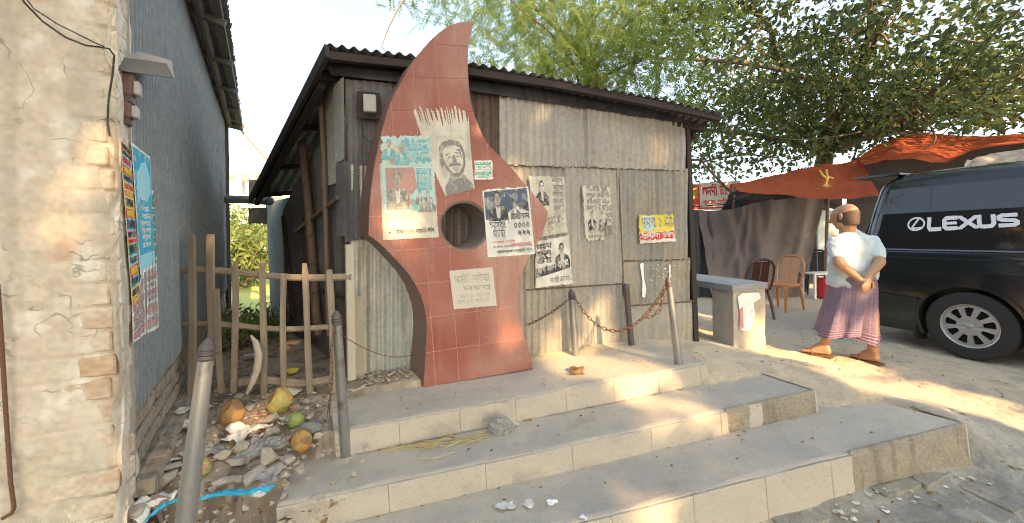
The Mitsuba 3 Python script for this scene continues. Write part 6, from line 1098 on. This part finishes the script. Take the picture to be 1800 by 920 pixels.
def litter(n, region, L, seed, mat, lab, zoff=.004, name='leaf_litter'):
    r = np.random.default_rng(seed); c = np.array([region(r) for _ in range(n)]); d = rand_dirs(r, n, 0); d[:, 2] *= .15; nn2 = r.normal(size=(n, 3)) * .25 + [0, 0, 1]; c[:, 2] += zoff; k = r.uniform(.5, 1.3, n); obj(name, leaves(c, d, nn2, L * k, L * .45 * k, .25), mat, label=lab, kind='stuff')
TPOLY = [Polygon([q[:2] for q in T_]).buffer(.02) for T_ in TIERS]
def gpt(x0, x1, y0, y1):
    def f(r): x, y = r.uniform(x0, x1), r.uniform(y0, y1); return [x, y, zg1(x, y)]
    return f
litter(1100, lambda r: (lambda f_: next(c for c in iter(lambda: f_(r), None) if not any(_tp.contains(Point(c[0], c[1])) for _tp in TPOLY)))(gpt(-2.1, -.8, 1.1, 3.0)), .028, 5, 'mat_leaf_dry', 'dry leaf and husk shreds over the rubbish heap at the left')
litter(220, gpt(-1.55, -.75, 1.05, 1.75), .04, 15, 'mat_leaf_dry', 'dry straw and leaf shreds around the blue strip at bottom left', name='leaf_litter')
litter(240, gpt(1.2, 4.2, 2.9, 5.5), .03, 6, 'mat_leaf_dry', 'small dry leaves scattered on the sandy yard')
litter(90, gpt(1.2, 3.6, 1.5, 2.5), .035, 7, 'mat_leaf_dry', 'dry leaves along the foot of the lowest step')
def tierlit(T_, fl, fr, dep, off):
    def f(r): s = r.random(); b = (r.random() ** 2.2) * dep; return fl + (fr - fl) * s + V * (off - b if off else b)
    return f
litter(46, tierlit(T2, e1_l - W * H1, e1_r - W * H1, .3, -.012) if False else (lambda r: e1_l - W * (H1 - .002) + (e1_r - e1_l) * r.random() - V * (.014 + .28 * r.random() ** 3)), .024, 8, 'mat_leaf_dry', 'bits of dry leaf along the middle step')
litter(34, lambda r: e2_l - W * (H2 - .002) + (e2_r - e2_l) * r.random() - V * (.014 + .3 * r.random() ** 3), .026, 9, 'mat_leaf_dry', 'bits of dry leaf along the lowest step'); litter(40, lambda r: e1_l + (e1_r - e1_l) * r.random() + V * (.05 + .3 * r.random()), .018, 10, 'mat_leaf_dry', 'bits of dry leaf on the top step')
# crumpled plastic and paper
M('plastic_film', {'type': 'principledthin', 'base_color': {'type': 'rgb', 'value': [.52, .51, .48]}, 'roughness': .28, 'spec_trans': .25, 'diff_trans': .7, 'eta': 1.4}); flat('plastic_white', (.56, .555, .53), .35, specular=.5)
def crumple(o, s, seed, mat, lab, cat='plastic bag', name='plastic_bag', sq=(1, .8, .6)):
    m = trimesh.creation.icosphere(4, 1.0); v = m.vertices; a = np.abs(meshkit.fbm(v * 2.2 + seed, 4, seed) - .5); b = np.abs(meshkit.noise(v * 4.5 + seed, seed + 1) - .5); v = v * (.72 + 1.1 * a + .35 * b)[:, None] * sq; v[:, 2] = np.maximum(v[:, 2], -.42); obj(name, TM(np.array(o) + v * s + [0, 0, s * .4], m.faces), mat, label=lab, cat=cat, smooth=30)
crumple(tier_pt(880, 760, T2), .075, 3, 'mat_plastic_film', 'crumpled clear plastic bag on the middle step below the monument', sq=(1, .7, .8))
for k, (x, y, s, lab) in enumerate(((322, 752, .045, 'white crumpled plastic bag against the brick plinth, left of the big bollard'), (482, 790, .06, 'grey film bag left of the yellow-green coconut'), (545, 762, .055, 'grey torn film bag against the top step corner'), (455, 872, .03, 'small white paper ball at the left end of the middle step'))): crumple(on(x, y), s, 20 + k, 'mat_plastic_film' if k in (1, 2) else 'mat_plastic_white', lab, sq=(1.2, .8, .55))
def scrap(c, s, seed, mat, lab, name='paper_scrap', n=None):
    r = np.random.default_rng(seed); u, v = np.meshgrid(np.linspace(-1, 1, 14), np.linspace(-.7, .7, 10), indexing='ij'); P = np.stack([u * (1 + .2 * np.sin(v * 5 + seed)), v * (1 + .25 * np.sin(u * 4 + seed)), .55 * (meshkit.fbm(np.stack([u * 1.3 + seed, v * 1.3, u * 0], -1), 3, seed))], -1) * s; a = r.uniform(0, 6); Rm = np.array([[math.cos(a), -math.sin(a), 0], [math.sin(a), math.cos(a), 0], [0, 0, 1]]); obj(name, grid_mesh(P @ Rm.T + c), mat, label=lab, cat=name.replace('_', ' '), smooth=True)
scrap(tier_pt(888, 893, T3) + [0, 0, .002], .04, 1, 'mat_plastic_white', 'pale grey torn sheet on the lowest step at bottom centre, left of two'); scrap(tier_pt(930, 889, T3) + [0, 0, .002], .03, 2, 'mat_paper', 'pale torn sheet on the lowest step at bottom centre, beside the grey one'); scrap(tier_pt(970, 884, T3), .022, 3, 'mat_white', 'small bright white paper scrap on the lowest step near bottom centre'); scrap(tier_pt(1027, 911, T3), .016, 4, 'mat_white', 'tiny white crumpled scrap on the lowest step at the bottom edge'); scrap(on(360, 838) + [.0, 0, .05], .035, 5, 'mat_pink', 'pale pink paper scrap beside the foot of the big bollard'); scrap(on(466, 858), .03, 6, 'mat_paper', 'white paper scrap at the left end of the middle step'); scrap(on(268, 880), .04, 7, 'mat_paper', 'dirty white scrap between wall and bollard at bottom left'); scrap(on(320, 735) + [0, 0, .03], .045, 8, 'mat_paper_old', 'torn cardboard piece leaning on the plinth by the bollard', 'cardboard_piece'); scrap(on(515, 655), .05, 9, 'mat_yellow', 'yellow scrap on the alley floor behind the fence'); scrap(on(455, 630), .10, 10, 'mat_paper_old', 'pale sack piece on the alley floor behind the fence', 'sack_piece'); scrap(on(630, 690) + [0, 0, .01], .05, 11, 'mat_paper_old', 'dry yellowish leaf at the left back of the top step', 'dry_leaf'); scrap(tier_pt(1015, 655, T1), .06, 12, 'mat_leaf_dry', 'large curled red-brown dry leaf on the top step right of the monument', 'dry_leaf'); scrap(on(510, 690), .10, 13, 'mat_plastic_white', 'white film heap at the foot of the fence beside the torn coconut', 'plastic_film_piece'); scrap(tier_pt(905, 748, T2), .03, 14, 'mat_paper_old', 'pale scrap beside the clear plastic bag', 'paper_scrap')
rib = [on(x, y) + [0, 0, .025] for x, y in ((258, 930), (285, 905), (310, 893), (350, 890), (390, 885), (430, 878), (468, 874), (482, 868))]
rib = np.array(rib); wdt = np.array([.035, .03, .012, .016, .022, .026, .03, .012]); rv = np.stack([rib + [0, 1, 0] * wdt[:, None] * .6, rib + wdt[:, None] * [0, .1, .5], rib - [0, 1, 0] * wdt[:, None] * .6], 1)
flat('blue_plastic', (.03, .32, .47), .4, specular=.5); obj('blue_strip', cloth_grid([rv[:, 0], rv[:, 1], rv[:, 2]], 90, 14, wr(.02, 9, 25, 6), 2), 'mat_blue_plastic', label='twisted bright blue plastic strip lying across the litter at bottom left', cat='plastic strip', smooth=True)
flat('straw', (.50, .40, .20), .9); sw = thing('straw', 'wisps of pale straw lying along the middle step left of the plastic bag', 'straw'); rw = np.random.default_rng(4)
for k in range(46):
    t0 = rw.uniform(0, .8); a = tier_pt(650 + 215 * t0, 800 - 33 * t0 + rw.normal() * 2.5 * (1 + 2 * t0), T2); b = tier_pt(650 + 215 * (t0 + .25), 800 - 33 * (t0 + .25) + rw.normal() * 5, T2); h = rw.uniform(.004, .02); obj('stalk', tube([a + W * .005, (a + b) / 2 + W * h + V * rw.normal() * .012, b + W * .006], .0016, 5), 'mat_straw', sw)
obj('twig', tube([tier_pt(720, 806, T2) + W * .004, tier_pt(760, 810, T2) + W * .008, tier_pt(800, 796, T2) + W * .004], .002, 5), 'mat_straw', label='thin pale twig on the middle step in front of the straw', cat='twig')
# broken paving at the right front
pv = thing('paving', 'cracked grey paving slabs set in dirt in front of the lowest step', 'paving'); labels[pv] = {'label': 'cracked grey paving slabs set in dirt in front of the lowest step', 'kind': 'structure'}
rp_ = np.random.default_rng(8); t3poly = Polygon([f3l[:2], f3r[:2], (f3r + V * .6)[:2], (f3l + V * .6)[:2]]).buffer(.02)
ue = np.array([.96, .28]); ve = np.array([-.28, .96])
for i in range(-4, 8):
    for j in range(-7, 5):
        c0 = np.array([2.35, 1.75]) + ue * (i * .31 + (j % 2) * .15) + ve * j * .235; hw, hh_ = .142 + rp_.normal() * .006, .105 + rp_.normal() * .005; po = Polygon([c0 + ue * (a * hw + rp_.normal() * .012) + ve * (b * hh_ + rp_.normal() * .012) for a, b in ((-1, -1), (1, -1), (1, 1), (-1, 1))])
        po = po.difference(t3poly)
        if po.is_empty or c0[1] > 2.42 + .1 * (c0[0] - 2.5) or c0[0] < 1.1 or c0[0] > 4.2: continue
        for g in getattr(po, 'geoms', [po]):
            if g.area < .01: continue
            zz_ = zg(*np.array(g.exterior.coords).T[:2])
            if np.ptp(zz_) > .045: continue
            m = prism(g.buffer(-.012).buffer(.012, 3), .05); v, f = trimesh.remesh.subdivide_to_size(m.vertices, m.faces, .08); v = v.copy(); tilt = rp_.normal(size=2) * .02; v[:, 2] += zg(v[:, 0], v[:, 1]) * .35 + .65 * zg1(*c0) - .036 + rp_.uniform(-.006, .005) + (v[:, :2] - c0) @ tilt + (meshkit.fbm(v * 8, 3, 4) - .5) * .012 - .016; obj('slab', TM(v, f), 'mat_paver', pv, smooth=30)

bits = np.random.default_rng(90)
def film_bits(n, f, mat, lab, seed):
    r = np.random.default_rng(seed); ms = []
    for k in range(n):
        c = np.array(f(r))
        if any(Polygon([q[:2] for q in T_]).buffer(.02).contains(Point(c[0], c[1])) for T_ in TIERS): continue
        s = r.uniform(.008, .026); P = np.array([[math.cos(a) * s * r.uniform(.5, 1.2), math.sin(a) * s * r.uniform(.4, 1), r.uniform(0, .6) * s] for a in np.linspace(0, 6.28, 7)[:-1]]); ms.append(TM(np.vstack([c + [0, 0, .008], c + P]), [[0, 1 + i, 1 + (i + 1) % 6] for i in range(6)]))
    obj('litter', cat_(ms), mat, label=lab, kind='stuff')
film_bits(150, gpt(-1.9, -.85, 1.15, 2.7), 'mat_paper_old', 'pale paper and film scraps over the rubbish heap', 1); film_bits(40, gpt(-1.9, -.85, 1.15, 2.7), 'mat_blue_pale', 'small bluish film scraps over the rubbish heap', 2); film_bits(30, gpt(-1.9, -.85, 1.15, 2.7), 'mat_pink', 'small pink scraps over the rubbish heap', 3)
film_bits(24, lambda r: (lambda q: [q[0], q[1], zg1(q[0], q[1]) + .006])(f3r - e3 * r.uniform(0, 1.1) + np.array([.28, -.96, 0]) * r.uniform(.02, .16) + [0, 0, 0]), 'mat_stone', 'pale scraps and grit along the foot of the lowest step', 4)
